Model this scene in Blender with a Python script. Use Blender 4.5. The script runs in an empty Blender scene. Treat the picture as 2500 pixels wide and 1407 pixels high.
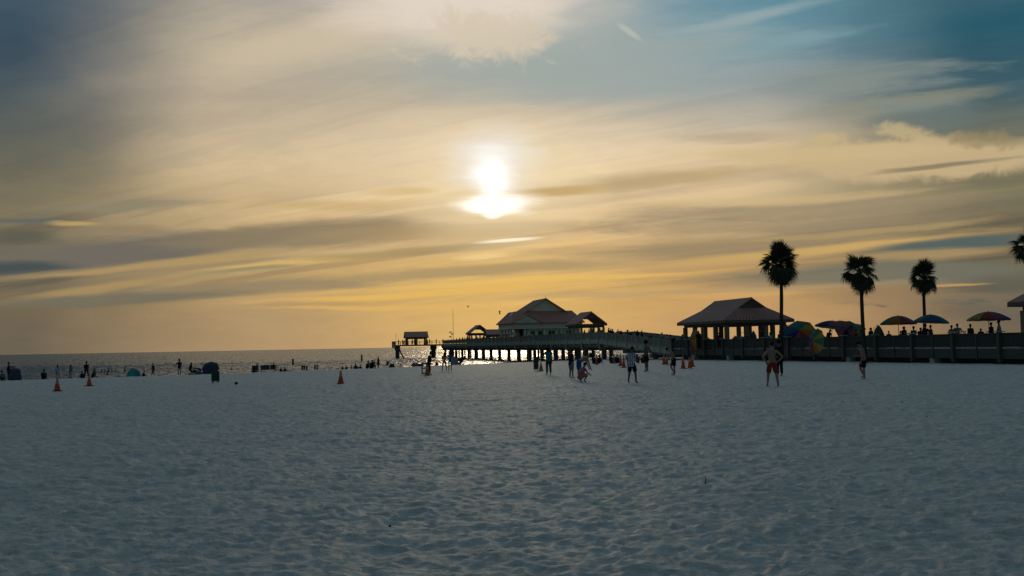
import bpy, math, random
import numpy as np
from mathutils import Vector, Matrix
S = bpy.context.scene
COL = S.collection
rad = math.radians

# ------------------------------------------------------------------ camera
W0, H0, F0 = 2500.0, 1407.0, 2778.0           # photograph size and focal length in its pixels
CAMZ = 1.70
cam_data = bpy.data.cameras.new('camera')
cam = bpy.data.objects.new('camera', cam_data); COL.objects.link(cam)
cam_data.sensor_width = 36.0
cam_data.lens = 36.0 * F0 / W0
cam_data.clip_start = 0.1; cam_data.clip_end = 60000
CAMR = Matrix.Rotation(rad(90 + 2.88), 3, 'X') @ Matrix.Rotation(rad(-1.07), 3, 'Z')
cam.matrix_world = Matrix.Translation((0, 0, CAMZ)) @ CAMR.to_4x4()
S.camera = cam
S.view_settings.view_transform = 'Standard'
S.view_settings.look = 'None'
S.view_settings.exposure = 0.0
S.view_settings.gamma = 1.0
S.view_settings.use_curve_mapping = False

def ray(px, py):
    """direction of the sight line through a point of the photograph"""
    return (CAMR @ Vector(((px - W0 / 2) / F0, -(py - H0 / 2) / F0, -1.0))).normalized()
def azel(px, py):
    d = ray(px, py)
    return math.atan2(d.x, d.y), math.asin(d.z)
def lin(c):
    return tuple((v / 255 / 12.92) if v / 255 <= 0.04045 else ((v / 255 + 0.055) / 1.055) ** 2.4 for v in c)

# ------------------------------------------------------------------ sky
world = bpy.data.worlds.new('World'); S.world = world
world.use_nodes = True
wt = world.node_tree; wt.nodes.clear()
class N:
    """small arithmetic on shader sockets"""
    def __init__(s, sock): s.s = sock
    def _m(s, op, *o, clamp=False):
        n = wt.nodes.new('ShaderNodeMath'); n.operation = op; n.use_clamp = clamp
        wt.links.new(s.s, n.inputs[0])
        for i, v in enumerate(o):
            if isinstance(v, N): wt.links.new(v.s, n.inputs[i + 1])
            else: n.inputs[i + 1].default_value = v
        return N(n.outputs[0])
    def __add__(s, o): return s._m('ADD', o)
    def __sub__(s, o): return s._m('SUBTRACT', o)
    def __mul__(s, o): return s._m('MULTIPLY', o)
    def __truediv__(s, o): return s._m('DIVIDE', o)
    def mx(s, o): return s._m('MAXIMUM', o)
    def mn(s, o): return s._m('MINIMUM', o)
    def pw(s, o): return s._m('POWER', o)
    def ss(s, a, b, lo=0.0, hi=1.0):
        n = wt.nodes.new('ShaderNodeMapRange'); n.interpolation_type = 'SMOOTHSTEP'
        wt.links.new(s.s, n.inputs['Value'])
        n.inputs['From Min'].default_value = a; n.inputs['From Max'].default_value = b
        n.inputs['To Min'].default_value = lo; n.inputs['To Max'].default_value = hi
        return N(n.outputs[0])
def comb(x, y, z=0.0):
    n = wt.nodes.new('ShaderNodeCombineXYZ')
    for i, v in enumerate((x, y, z)):
        if isinstance(v, N): wt.links.new(v.s, n.inputs[i])
        else: n.inputs[i].default_value = v
    return n.outputs[0]
def noise(vec, scale, detail=4, rough=0.5, dist=0.0, off=(0, 0, 0), sc=(1, 1, 1), rot=0.0):
    m = wt.nodes.new('ShaderNodeMapping'); wt.links.new(vec, m.inputs['Vector'])
    m.inputs['Location'].default_value = off; m.inputs['Scale'].default_value = sc; m.inputs['Rotation'].default_value = (0, 0, rot)
    n = wt.nodes.new('ShaderNodeTexNoise'); wt.links.new(m.outputs[0], n.inputs['Vector'])
    n.inputs['Scale'].default_value = scale; n.inputs['Detail'].default_value = detail
    n.inputs['Roughness'].default_value = rough; n.inputs['Distortion'].default_value = dist
    return N(n.outputs[0])
def cmix(fac, a, b):
    n = wt.nodes.new('ShaderNodeMix'); n.data_type = 'RGBA'
    if isinstance(fac, N): wt.links.new(fac.s, n.inputs[0])
    else: n.inputs[0].default_value = fac
    for sock, v in ((n.inputs[6], a), (n.inputs[7], b)):
        if isinstance(v, tuple): sock.default_value = (*v, 1)
        else: wt.links.new(v, sock)
    return n.outputs[2]
tc = wt.nodes.new('ShaderNodeTexCoord')
sep = wt.nodes.new('ShaderNodeSeparateXYZ'); wt.links.new(tc.outputs['Generated'], sep.inputs[0])
dx, dy, dz = (N(sep.outputs[i]) for i in range(3))
az = dx._m('ARCTAN2', dy)
el = dz._m('ARCSINE')
P0 = comb(az, el)                                   # azimuth / elevation, radians
# a high cloud sheet seen in perspective: streaks run towards the left of the sun
hh = dz.mx(0.0) + 0.075
qx, qy = dx / hh, dy / hh
SA = rad(-55)
along = qx * math.sin(SA) + qy * math.cos(SA)
cross = qx * math.cos(SA) - qy * math.sin(SA)
Q = comb(along, cross)
n_band = noise(Q, 1.0, 5, 0.55, 0.4, off=(3.1, 1.7, 0), sc=(0.16, 1.25, 1))
n_fine = noise(Q, 1.0, 6, 0.6, 0.6, off=(7.3, 4.2, 2), sc=(0.7, 4.5, 1))
n_soft = noise(P0, 5.0, 3, 0.5, 0.3, off=(1, 5, 0), sc=(1, 2.2, 1), rot=rad(-12))
n_puff = noise(P0, 34.0, 6, 0.62, 0.9, off=(4, 2, 1), sc=(1, 1.25, 1))
n_streak = noise(P0, 9.0, 7, 0.66, 0.4, off=(2, 9, 0), sc=(1, 8, 1), rot=rad(-6))

def ramp(stops, fac):
    """stops: (height in the photograph above the sea line there, colour)"""
    r = wt.nodes.new('ShaderNodeValToRGB'); cr = r.color_ramp; cr.interpolation = 'B_SPLINE'
    wt.links.new(fac.s, r.inputs[0])
    stops = sorted(stops)
    while len(cr.elements) < len(stops): cr.elements.new(0.5)
    for e, (p, c) in zip(cr.elements, stops): e.position = p; e.color = (*lin(c), 1)
    return r.outputs[0]
# elevation axis of the ramps: 0..1 = 0..90 degrees, square-rooted so the low sky has room
n_w = (n_band - 0.5) * 0.045 + (n_fine - 0.5) * 0.010
elw = (el + n_w * el.ss(0.0, 0.10, 0.25, 1.0)).mx(0.0)
fel = (elw * (1 / (math.pi / 2))).pw(0.5)
def fp(y, x=1250):                                   # photograph height -> ramp position
    return math.sqrt(max(azel(x, y)[1], 0) / (math.pi / 2))
ZEN = [(math.sqrt(28 / 90), (112, 130, 138)), (math.sqrt(50 / 90), (114, 140, 152)), (1.0, (101, 133, 147))]
def column(x, ys, zen=ZEN):
    return [(fp(y, x), c) for y, c in ys] + zen
c0 = column(0, [(866, (112, 101, 84)), (800, (108, 98, 82)), (740, (120, 106, 80)), (700, (112, 104, 86)), (600, (112, 106, 92)),
                (540, (128, 117, 92)), (450, (122, 114, 92)), (300, (92, 97, 92)), (150, (66, 84, 96)), (0, (52, 74, 90))])
c1 = column(600, [(856, (180, 148, 108)), (760, (176, 148, 108)), (700, (190, 158, 106)), (620, (172, 150, 112)), (540, (200, 172, 126)),
                  (450, (216, 190, 146)), (330, (204, 184, 152)), (200, (180, 166, 146)), (100, (196, 182, 156)), (0, (176, 164, 148))])
c2 = column(1200, [(845, (218, 176, 112)), (770, (222, 178, 106)), (700, (228, 184, 104)), (600, (218, 182, 126)), (500, (238, 206, 158)),
                   (400, (243, 220, 182)), (320, (234, 212, 178)), (250, (202, 186, 162)), (160, (166, 170, 160)), (60, (214, 202, 184)), (0, (224, 210, 194))])
c3 = column(1800, [(834, (196, 154, 106)), (760, (196, 154, 104)), (690, (200, 158, 100)), (600, (172, 148, 112)), (500, (218, 188, 142)),
                   (400, (226, 200, 158)), (320, (212, 192, 162)), (230, (150, 160, 160)), (130, (118, 152, 164)), (0, (102, 152, 168))])
c4 = column(2480, [(822, (116, 102, 82)), (760, (110, 98, 80)), (680, (98, 98, 86)), (600, (116, 106, 80)), (500, (112, 106, 88)),
                   (400, (128, 122, 92)), (320, (112, 114, 100)), (220, (70, 96, 104)), (100, (44, 92, 108)), (0, (38, 88, 104))])
base = ramp(c0, fel)
for (xa, xb), st in (((30, 640), c1), ((520, 1260), c2), ((1180, 1860), c3), ((1780, 2460), c4)):
    aa, ab = azel(xa, 800)[0], azel(xb, 800)[0]
    base = cmix((az + (n_soft - 0.5) * 0.10).ss(aa, ab), base, ramp(st, fel))
# the clear air behind and to the sides of the view: a physical sky for the same low sun
SUNDIR = ray(1205, 440)
SUN_EL = math.asin(SUNDIR.z); SUN_AZ = math.atan2(SUNDIR.x, SUNDIR.y)
nish = wt.nodes.new('ShaderNodeTexSky'); nish.sky_type = 'NISHITA'; nish.sun_disc = False
nish.sun_elevation = SUN_EL; nish.sun_rotation = SUN_AZ; nish.air_density = 1.0; nish.dust_density = 1.5
nscale = wt.nodes.new('ShaderNodeVectorMath'); nscale.operation = 'SCALE'
wt.links.new(nish.outputs[0], nscale.inputs[0]); nscale.inputs['Scale'].default_value = 0.03
side = az._m('ABSOLUTE').ss(0.55, 1.5)
back = cmix(0.5, lin((60, 86, 98)), nscale.outputs[0])
sky = cmix(side * 0.9, base, back)

def cmul(sky, fac, col):
    n = wt.nodes.new('ShaderNodeMix'); n.data_type = 'RGBA'; n.blend_type = 'MULTIPLY'
    wt.links.new(fac.s, n.inputs[0]); wt.links.new(sky, n.inputs[6]); n.inputs[7].default_value = (*col, 1)
    return n.outputs[2]
# drifting bands of thicker and thinner cloud in the sheet
zone = el.ss(0.03, 0.055) * el.ss(0.10, 0.17, 1.0, 0.12)
n_b2 = noise(Q, 1.0, 6, 0.6, 0.5, off=(9.1, 2.7, 4), sc=(0.22, 1.6, 1))
sky = cmul(sky, n_b2.ss(0.50, 0.60) * zone * 0.70, (0.72, 0.71, 0.77))
sky = cmul(sky, n_b2.ss(0.46, 0.34) * (zone * 0.7 + 0.1), (1.22, 1.17, 1.08))
sky = cmul(sky, n_fine.ss(0.50, 0.58) * (el.ss(0.02, 0.06) * 0.30), (0.82, 0.84, 0.89))
n_tex = noise(P0, 1.0, 8, 0.66, 0.5, off=(2, 3, 8), sc=(14, 60, 1), rot=rad(-7))
sky = cmul(sky, n_tex.ss(0.42, 0.60) * 0.5, (0.90, 0.91, 0.93))

P = None
def warped(k):
    global P
    P = comb(az + (n_soft - 0.5) * 0.05 * k, el + (n_soft - 0.5) * 0.02 * k + (n_fine - 0.5) * 0.006 * k)
warped(1.0)
def stroke(sky, a, b, hw, col, op, rag=0.5, inner=0.25, tex=None, src=None, taper=1.0):
    """a soft cloud streak between two directions (given in the photograph's pixels)"""
    (a0, e0), (a1, e1) = azel(*a), azel(*b)
    L = math.hypot(a1 - a0, e1 - e0) / 2 * 1.12; hw = hw * 1.3
    m = wt.nodes.new('ShaderNodeMapping'); m.vector_type = 'TEXTURE'
    wt.links.new(src or P, m.inputs['Vector'])
    m.inputs['Location'].default_value = ((a0 + a1) / 2, (e0 + e1) / 2, 0)
    m.inputs['Rotation'].default_value = (0, 0, math.atan2(e1 - e0, a1 - a0))
    m.inputs['Scale'].default_value = (max(L, hw / F0), hw / F0, 1)
    v = wt.nodes.new('ShaderNodeVectorMath'); v.operation = 'LENGTH'; wt.links.new(m.outputs[0], v.inputs[0])
    d = N(v.outputs['Value'])
    if rag: d = d + ((tex or n_streak) - 0.5) * (rag * 2)
    inner = inner * .6 + .22; op = min(1.0, op * 1.12)
    return cmix(d.ss(inner, 1.0, op, 0.0), sky, lin(col) if max(col) > 1.5 * 0 and not isinstance(col[0], float) else col)
# --- streaks, far ones first ---
sky = stroke(sky, (880, 185), (2050, 110), 105, (158, 168, 164), 0.72, 0.4, 0.1)               # blue gap under the white sheet
sky = stroke(sky, (430, 190), (1150, -30), 62, (206, 190, 162), 0.55, 0.3, 0.0)
sky = stroke(sky, (760, 30), (1500, -20), 85, (226, 212, 196), 0.85, 0.35, 0.1)               # pale sheet, top middle
warped(0.4)
sky = stroke(sky, (960, 95), (1400, 85), 62, (212, 198, 176), 0.8, 1.1, 0.1, tex=n_puff)      # its curdled edge
sky = stroke(sky, (1340, 40), (1560, 10), 30, (170, 174, 168), 0.55, 0.9, 0.0)
sky = stroke(sky, (1500, 50), (1580, 100), 8, (188, 190, 180), 0.6, 0.5, 0.0)
sky = stroke(sky, (1560, 100), (2080, -15), 16, (150, 168, 170), 0.75, 0.5, 0.0)
sky = stroke(sky, (1700, 135), (2170, 60), 20, (128, 158, 164), 0.7, 0.7, 0.0)
sky = stroke(sky, (1850, 205), (2420, 175), 40, (140, 148, 140), 0.6, 0.9, 0.0)
sky = stroke(sky, (1900, 290), (2520, 205), 26, (150, 148, 124), 0.6, 0.7, 0.0)
sky = stroke(sky, (2060, 262), (2420, 250), 22, (122, 134, 132), 0.5, 0.6, 0.0)
sky = stroke(sky, (2100, 290), (2440, 285), 26, (102, 116, 114), 0.55, 0.8, 0.1)
sky = stroke(sky, (1880, 392), (2700, 372), 46, (200, 176, 134), 0.8, 0.45, 0.6, tex=n_puff)   # lit cumulus crest
sky = stroke(sky, (1960, 345), (2090, 335), 17, (198, 178, 134), 0.7, 0.9, 0.2, tex=n_puff)
sky = stroke(sky, (2130, 315), (2290, 322), 19, (190, 172, 130), 0.75, 1.1, 0.2, tex=n_puff)
sky = stroke(sky, (2330, 335), (2530, 345), 20, (140, 128, 98), 0.75, 1.1, 0.2, tex=n_puff)
sky = stroke(sky, (1620, 345), (1960, 330), 18, (168, 152, 128), 0.45, 0.8, 0.0)
sky = stroke(sky, (1500, 385), (2500, 352), 24, (206, 182, 136), 0.6, 0.6, 0.0)
warped(0.7)
sky = stroke(sky, (1225, 478), (1930, 402), 19, (182, 158, 116), 0.72, 0.6, 0.0)            # grey bar right of the sun
sky = stroke(sky, (2080, 428), (2560, 370), 8, (112, 104, 86), 0.62, 0.8, 0.0)
sky = stroke(sky, (1350, 530), (2560, 480), 24, (150, 134, 108), 0.65, 0.7, 0.1)
sky = stroke(sky, (1280, 560), (2560, 525), 22, (146, 130, 104), 0.55, 0.8, 0.1)
sky = stroke(sky, (1500, 505), (2300, 460), 12, (206, 180, 130), 0.6, 0.6, 0.0)
sky = stroke(sky, (1240, 625), (2560, 560), 26, (152, 134, 102), 0.7, 0.6, 0.2)
sky = stroke(sky, (1600, 598), (2560, 530), 9, (176, 152, 104), 0.6, 0.5, 0.0)
sky = stroke(sky, (1500, 652), (2560, 555), 15, (200, 164, 102), 0.85, 0.45, 0.1)
sky = stroke(sky, (2080, 622), (2560, 575), 19, (84, 98, 96), 0.85, 0.35, 0.25)               # teal gap at right
sky = stroke(sky, (1950, 640), (2560, 606), 15, (166, 140, 98), 0.8, 0.45, 0.1)
sky = stroke(sky, (1650, 685), (2620, 650), 30, (112, 112, 98), 0.75, 0.4, 0.3)
sky = stroke(sky, (1900, 720), (2700, 745), 26, (146, 122, 92), 0.5, 0.5, 0.1)
sky = stroke(sky, (2230, 703), (2440, 690), 4, (186, 148, 96), 0.8, 0.3, 0.0)
sky = stroke(sky, (2200, 745), (2700, 770), 34, (104, 98, 84), 0.5, 0.5, 0.1)
sky = stroke(sky, (500, 500), (1150, 490), 14, (196, 168, 112), 0.5, 0.6, 0.0)
sky = stroke(sky, (60, 515), (560, 488), 14, (140, 132, 110), 0.6, 0.5, 0.0)
sky = stroke(sky, (-80, 540), (200, 540), 5, (98, 104, 98), 0.8, 0.5, 0.1)
sky = stroke(sky, (-60, 572), (170, 578), 18, (92, 92, 78), 0.75, 0.6, 0.2)
sky = stroke(sky, (100, 548), (260, 545), 6, (186, 158, 104), 0.8, 0.5, 0.0)
sky = stroke(sky, (220, 556), (440, 556), 10, (140, 122, 94), 0.5, 0.5, 0.0)
sky = stroke(sky, (-220, 672), (760, 556), 36, (112, 106, 96), 0.9, 0.35, 0.35)               # the long dark bank
sky = stroke(sky, (-260, 664), (240, 648), 18, (66, 78, 80), 0.8, 0.35, 0.1)
sky = stroke(sky, (330, 590), (1180, 545), 34, (140, 124, 98), 0.75, 0.45, 0.3)
sky = stroke(sky, (760, 570), (1500, 560), 24, (176, 148, 104), 0.6, 0.5, 0.1)
sky = stroke(sky, (-100, 692), (840, 595), 11, (176, 148, 100), 0.75, 0.5, 0.0)
sky = stroke(sky, (200, 680), (760, 622), 8, (152, 132, 100), 0.6, 0.6, 0.0)
sky = stroke(sky, (-60, 748), (520, 662), 11, (172, 144, 96), 0.7, 0.5, 0.0)
sky = stroke(sky, (420, 668), (1150, 595), 10, (216, 180, 106), 0.7, 0.5, 0.0)
sky = stroke(sky, (420, 668), (760, 650), 7, (146, 136, 102), 0.7, 0.5, 0.0)
sky = stroke(sky, (600, 640), (1320, 590), 12, (156, 136, 100), 0.6, 0.6, 0.0)
sky = stroke(sky, (600, 690), (1700, 628), 16, (166, 144, 104), 0.7, 0.5, 0.2)
sky = stroke(sky, (0, 735), (1100, 680), 18, (146, 130, 102), 0.7, 0.4, 0.2)
sky = stroke(sky, (-120, 748), (620, 716), 15, (114, 109, 92), 0.75, 0.4, 0.2)
sky = stroke(sky, (520, 745), (1500, 690), 9, (228, 182, 96), 0.8, 0.45, 0.0)
sky = stroke(sky, (700, 715), (1900, 650), 9, (230, 186, 100), 0.7, 0.45, 0.0)
sky = stroke(sky, (1080, 735), (2300, 690), 12, (180, 154, 112), 0.55, 0.5, 0.1)
sky = stroke(sky, (560, 757), (1250, 748), 6, (226, 178, 98), 0.6, 0.5, 0.0)
sky = stroke(sky, (1480, 725), (2000, 715), 9, (214, 166, 98), 0.6, 0.5, 0.0)
n_low = noise(P0, 1.0, 4, 0.55, 0.2, off=(0.3, 0.2, 5), sc=(22, 110, 1))
_a, _e = azel(2010, 765)[0], azel(2200, 756)[1]
low = n_low.ss(0.56, 0.68) * az.ss(_a - 0.01, _a + 0.05) * (el - _e)._m('ABSOLUTE').ss(0.004, 0.010, 0.75, 0.0)
sky = cmix(low, sky, lin((92, 94, 88)))                                                        # little scud low on the right
# --- the veiled sun: thin cloud lit through, brightest at two openings ---
warped(0.25)
sky = stroke(sky, (940, 480), (1500, 430), 150, (238, 216, 172), 0.55, 0.15, 0.0)
sky = stroke(sky, (1060, 420), (1350, 360), 95, (242, 236, 226), 0.95, 0.35, -0.35)
sky = stroke(sky, (880, 468), (1100, 462), 12, (214, 184, 126), 0.6, 0.4, 0.0)
sky = stroke(sky, (1206, 345), (1200, 500), 62, (1.15, 1.08, 1.0), 0.95, 0.45, -0.35)
sky = stroke(sky, (1209, 375), (1202, 492), 33, (1.55, 1.45, 1.3), 0.9, 0.6, -0.37)
sky = stroke(sky, (1236, 477), (1500, 460), 13, (200, 170, 116), 0.9, 0.4, 0.1)
sky = stroke(sky, (1070, 478), (1185, 470), 10, (232, 204, 150), 0.5, 0.5, 0.1)
sky = stroke(sky, (1085, 507), (1335, 497), 29, (1.25, 1.16, 1.02), 0.95, 0.6, -0.2)
sky = stroke(sky, (1118, 507), (1292, 498), 23, (1.8, 1.65, 1.4), 1.0, 0.6, -0.2)
sky = stroke(sky, (1170, 525), (1230, 522), 14, (1.2, 1.1, 0.95), 0.9, 0.4, 0.1)
sky = stroke(sky, (1150, 594), (1335, 581), 5, (1.05, .92, 0.68), 0.85, 0.45, 0.0)
sky = stroke(sky, (1090, 634), (1270, 620), 8, (238, 206, 142), 0.8, 0.5, 0.0)
bg = wt.nodes.new('ShaderNodeBackground'); wt.links.new(sky, bg.inputs[0]); bg.inputs[1].default_value = 1.0
wo = wt.nodes.new('ShaderNodeOutputWorld'); wt.links.new(bg.outputs[0], wo.inputs[0])
world.cycles.sampling_method = 'MANUAL'; world.cycles.sample_map_resolution = 1024

# ------------------------------------------------------------------ sun, dimmed by cloud
sun_l = bpy.data.lights.new('sun', 'SUN'); sun_l.energy = 0.16; sun_l.angle = rad(6); sun_l.color = (1.0, 0.76, 0.50)
sun_o = bpy.data.objects.new('sun', sun_l); COL.objects.link(sun_o)
sun_o.rotation_euler = SUNDIR.to_track_quat('Z', 'Y').to_euler()
sun_o.location = (0, 0, 60)
# ------------------------------------------------------------------ materials
MATS = {}
def material(name, col, rough=0.7, metal=0.0, var=0.15, scale=6.0, bump=0.0, bscale=40.0, transl=0.0, spec=0.5):
    if name in MATS: return MATS[name]
    m = bpy.data.materials.new(name); m.use_nodes = True; t = m.node_tree
    b = t.nodes['Principled BSDF']
    b.inputs['Roughness'].default_value = rough; b.inputs['Metallic'].default_value = metal
    b.inputs['Specular IOR Level'].default_value = spec
    tco = t.nodes.new('ShaderNodeTexCoord')
    nz = t.nodes.new('ShaderNodeTexNoise'); nz.inputs['Scale'].default_value = scale; nz.inputs['Detail'].default_value = 5
    t.links.new(tco.outputs['Object'], nz.inputs['Vector'])
    mx = t.nodes.new('ShaderNodeMix'); mx.data_type = 'RGBA'
    mx.inputs[6].default_value = (*[c * (1 - var) for c in col], 1); mx.inputs[7].default_value = (*[min(c * (1 + var), 1) for c in col], 1)
    t.links.new(nz.outputs[0], mx.inputs[0]); t.links.new(mx.outputs[2], b.inputs['Base Color'])
    if bump:
        n2 = t.nodes.new('ShaderNodeTexNoise'); n2.inputs['Scale'].default_value = bscale; n2.inputs['Detail'].default_value = 4
        t.links.new(tco.outputs['Object'], n2.inputs['Vector'])
        bp = t.nodes.new('ShaderNodeBump'); bp.inputs['Strength'].default_value = bump; bp.inputs['Distance'].default_value = 0.02
        t.links.new(n2.outputs[0], bp.inputs['Height']); t.links.new(bp.outputs[0], b.inputs['Normal'])
    if transl:
        tr = t.nodes.new('ShaderNodeBsdfTranslucent'); t.links.new(mx.outputs[2], tr.inputs[0])
        ms = t.nodes.new('ShaderNodeMixShader'); ms.inputs[0].default_value = transl
        t.links.new(b.outputs[0], ms.inputs[1]); t.links.new(tr.outputs[0], ms.inputs[2])
        t.links.new(ms.outputs[0], t.nodes['Material Output'].inputs[0])
    MATS[name] = m; return m

def tag(o, label=None, cat=None, group=None, kind=None):
    if label: o['label'] = label
    if cat: o['category'] = cat
    if group: o['group'] = group
    if kind: o['kind'] = kind
    return o
def link(o, parent=None):
    COL.objects.link(o)
    if parent is not None: o.parent = parent
    return o
def mesh_obj(name, mesh, mat_, parent=None, smooth=False):
    o = bpy.data.objects.new(name, mesh); link(o, parent)
    if mat_ is not None and not len(mesh.materials): mesh.materials.append(mat_)
    if smooth: mesh.shade_smooth()
    return o
def np_mesh(name, V, Fq):
    me = bpy.data.meshes.new(name)
    me.vertices.add(len(V)); me.vertices.foreach_set('co', V.astype(np.float32).ravel())
    k = Fq.shape[1]
    me.loops.add(Fq.size); me.loops.foreach_set('vertex_index', Fq.astype(np.int32).ravel())
    me.polygons.add(len(Fq)); me.polygons.foreach_set('loop_start', np.arange(0, Fq.size, k, dtype=np.int32))
    me.update(calc_edges=True); me.validate()
    return me

# ------------------------------------------------------------------ lie of the land
SEA = -1.6
SHX = np.array([-4000, -400, -130, -64.8, -36.5, -16.3, 3.8, 31, 70, 200, 900, 4000.0])
SHY = np.array([45, 45, 92, 125, 147, 172, 206, 245, 285, 380, 700, 1500.0])
def shore(x): return np.interp(x, SHX, SHY)
def gz(x, y):
    x = np.asarray(x, float); y = np.asarray(y, float)
    s = shore(x) - y
    slope = 0.003 * np.clip(y, 0, 250)
    z = -slope - (1.6 - slope) * np.exp(-np.clip(s, 0, None) / 29)
    return np.where(s < 0, np.maximum(-1.6 + s * 0.04, -4.0), z)
rng = np.random.default_rng(7)
def hash2(ix, iy, k):
    h = (ix.astype(np.int64) * 374761393 + iy.astype(np.int64) * 668265263 + k * 974634777) & 0xFFFFFFFF
    h = ((h ^ (h >> 13)) * 1274126177) & 0xFFFFFFFF
    return ((h ^ (h >> 16)) & 0xFFFFFF) / float(0x1000000)
def vnoise(x, y, k=0):
    ix, iy = np.floor(x), np.floor(y); fx, fy = x - ix, y - iy
    fx = fx * fx * (3 - 2 * fx); fy = fy * fy * (3 - 2 * fy)
    a, b = hash2(ix, iy, k), hash2(ix + 1, iy, k); c, d = hash2(ix, iy + 1, k), hash2(ix + 1, iy + 1, k)
    return (a * (1 - fx) + b * fx) * (1 - fy) + (c * (1 - fx) + d * fx) * fy
def prints(x, y, cell, k):
    """trodden hollows, each with a pushed-up rim"""
    gx, gy = np.floor(x / cell), np.floor(y / cell); h = np.zeros_like(x)
    for i in (-1, 0, 1):
        for j in (-1, 0, 1):
            cx, cy = gx + i, gy + j
            px_ = (cx + 0.15 + 0.7 * hash2(cx, cy, k)) * cell; py_ = (cy + 0.15 + 0.7 * hash2(cx, cy, k + 1)) * cell
            an = hash2(cx, cy, k + 2) * 6.283; st = 0.5 + 0.7 * hash2(cx, cy, k + 3)
            dx_, dy_ = x - px_, y - py_
            u = (dx_ * np.cos(an) + dy_ * np.sin(an)) / (cell * 0.50); v = (-dx_ * np.sin(an) + dy_ * np.cos(an)) / (cell * 0.30)
            r2 = u * u + v * v
            h += st * (-np.exp(-r2 * 1.6) + 0.45 * np.exp(-(np.sqrt(r2) - 1.25) ** 2 * 7))
    return h
def relief(x, y):
    wx = x + 0.16 * vnoise(x * 3, y * 3, 5); wy = y + 0.16 * vnoise(x * 3, y * 3, 6)
    h = 0.0105 * prints(wx, wy, 0.30, 11) + 0.0075 * prints(wx * 0.9 + 5, wy * 1.1 + 3, 0.19, 31)
    h += 0.022 * (1 - np.abs(2 * vnoise(wx * 2.9, wy * 2.3, 21) - 1)) + 0.010 * (1 - np.abs(2 * vnoise(wx * 6.1, wy * 6.1, 22) - 1)) + 0.004 * (1 - np.abs(2 * vnoise(x * 13, y * 13, 23) - 1))
    h += 0.035 * (vnoise(x * 1.1, y * 1.1, 3) - 0.5) + 0.018 * (vnoise(x * 4.2, y * 4.2, 4) - 0.5) + 0.05 * (vnoise(x * .3, y * .3, 9) - 0.5)
    h += 0.009 * (vnoise(x * 11, y * 11, 8) - 0.5)
    r2 = 1 - np.abs(2 * vnoise(x * 0.8 + 3, y * 0.8, 41) - 1); r3 = 1 - np.abs(2 * vnoise(x * 1.5, y * 1.3 + 9, 42) - 1)
    return h * 1.42 + 0.022 * r2 + 0.022 * r3 - 0.058
def polar(radii, angs):
    R, A = np.meshgrid(radii, angs, indexing='ij')
    return R * np.sin(A), R * np.cos(A)
def grid_faces(nr, nc):
    i = np.arange(nr - 1)[:, None] * nc + np.arange(nc - 1)[None, :]
    i = i.ravel()
    return np.stack([i, i + 1, i + nc + 1, i + nc], 1)
def growing(a, b, k):
    n = max(2, int(math.log(b / a) / k)); return list(np.geomspace(a, b, n, endpoint=False))
angs = np.array(list(np.linspace(-math.pi, -0.56, 34, endpoint=False)) + list(np.arange(-0.56, 0.56, 0.00135)) + list(np.linspace(0.56, math.pi, 34)))
radii = np.array([0.3] + growing(1.0, 6.5, 0.12) + growing(6.5, 70, 0.0052) + growing(70, 330, 0.009) + growing(330, 3000, 0.15) + [3000])
X, Y = polar(radii, angs)
s_ = shore(X) - Y
fade = np.clip(1.25 - np.hypot(X, Y) / 300, 0.0, 1) * np.clip(s_ / 25, 0.1, 1)
Z = gz(X, Y) + relief(X, Y) * fade
me = np_mesh('sand', np.stack([X, Y, Z], -1).reshape(-1, 3), grid_faces(len(radii), len(angs))[:, ::-1])
ms = bpy.data.materials.new('beach_sand'); ms.use_nodes = True; t = ms.node_tree; b = t.nodes['Principled BSDF']
b.inputs['Roughness'].default_value = 0.62; b.inputs['Specular IOR Level'].default_value = 0.35
tco = t.nodes.new('ShaderNodeTexCoord')
def tnoise(scale, detail=4, rough=0.55, vec=None):
    n = t.nodes.new('ShaderNodeTexNoise'); n.inputs['Scale'].default_value = scale; n.inputs['Detail'].default_value = detail
    n.inputs['Roughness'].default_value = rough; t.links.new(vec or tco.outputs['Object'], n.inputs['Vector']); return n.outputs[0]
def tmix(f, a, c):
    n = t.nodes.new('ShaderNodeMix'); n.data_type = 'RGBA'
    if hasattr(f, 'links'): t.links.new(f, n.inputs[0])
    else: n.inputs[0].default_value = f
    for s, v in ((n.inputs[6], a), (n.inputs[7], c)):
        if isinstance(v, tuple): s.default_value = (*v, 1)
        else: t.links.new(v, s)
    return n.outputs[2]
c_ = tmix(tnoise(0.6, 6, 0.6), (0.56, 0.555, 0.54), (0.68, 0.67, 0.645))
def contrast(sock, a, b_):
    n = t.nodes.new('ShaderNodeMapRange'); t.links.new(sock, n.inputs[0]); n.inputs[1].default_value = a; n.inputs[2].default_value = b_; return n.outputs[0]
c_ = tmix(contrast(tnoise(4.5, 5, 0.7), .42, .62), c_, (0.48, 0.47, 0.45))
c_ = tmix(contrast(tnoise(38, 3, 0.7), .60, .68), c_, (0.70, 0.68, 0.65))
sz = t.nodes.new('ShaderNodeSeparateXYZ'); t.links.new(tco.outputs['Object'], sz.inputs[0])
mr = t.nodes.new('ShaderNodeMapRange'); t.links.new(sz.outputs[2], mr.inputs[0])
mr.inputs[1].default_value = -1.5; mr.inputs[2].default_value = -1.15; mr.inputs[3].default_value = 1; mr.inputs[4].default_value = 0
c_ = tmix(mr.outputs[0], c_, (0.16, 0.14, 0.115))            # wet sand at the water's edge
t.links.new(c_, b.inputs['Base Color'])
add = t.nodes.new('ShaderNodeMath'); add.operation = 'ADD'
t.links.new(tnoise(9, 6, 0.65), add.inputs[0]); t.links.new(tnoise(3.0, 3), add.inputs[1])
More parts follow.
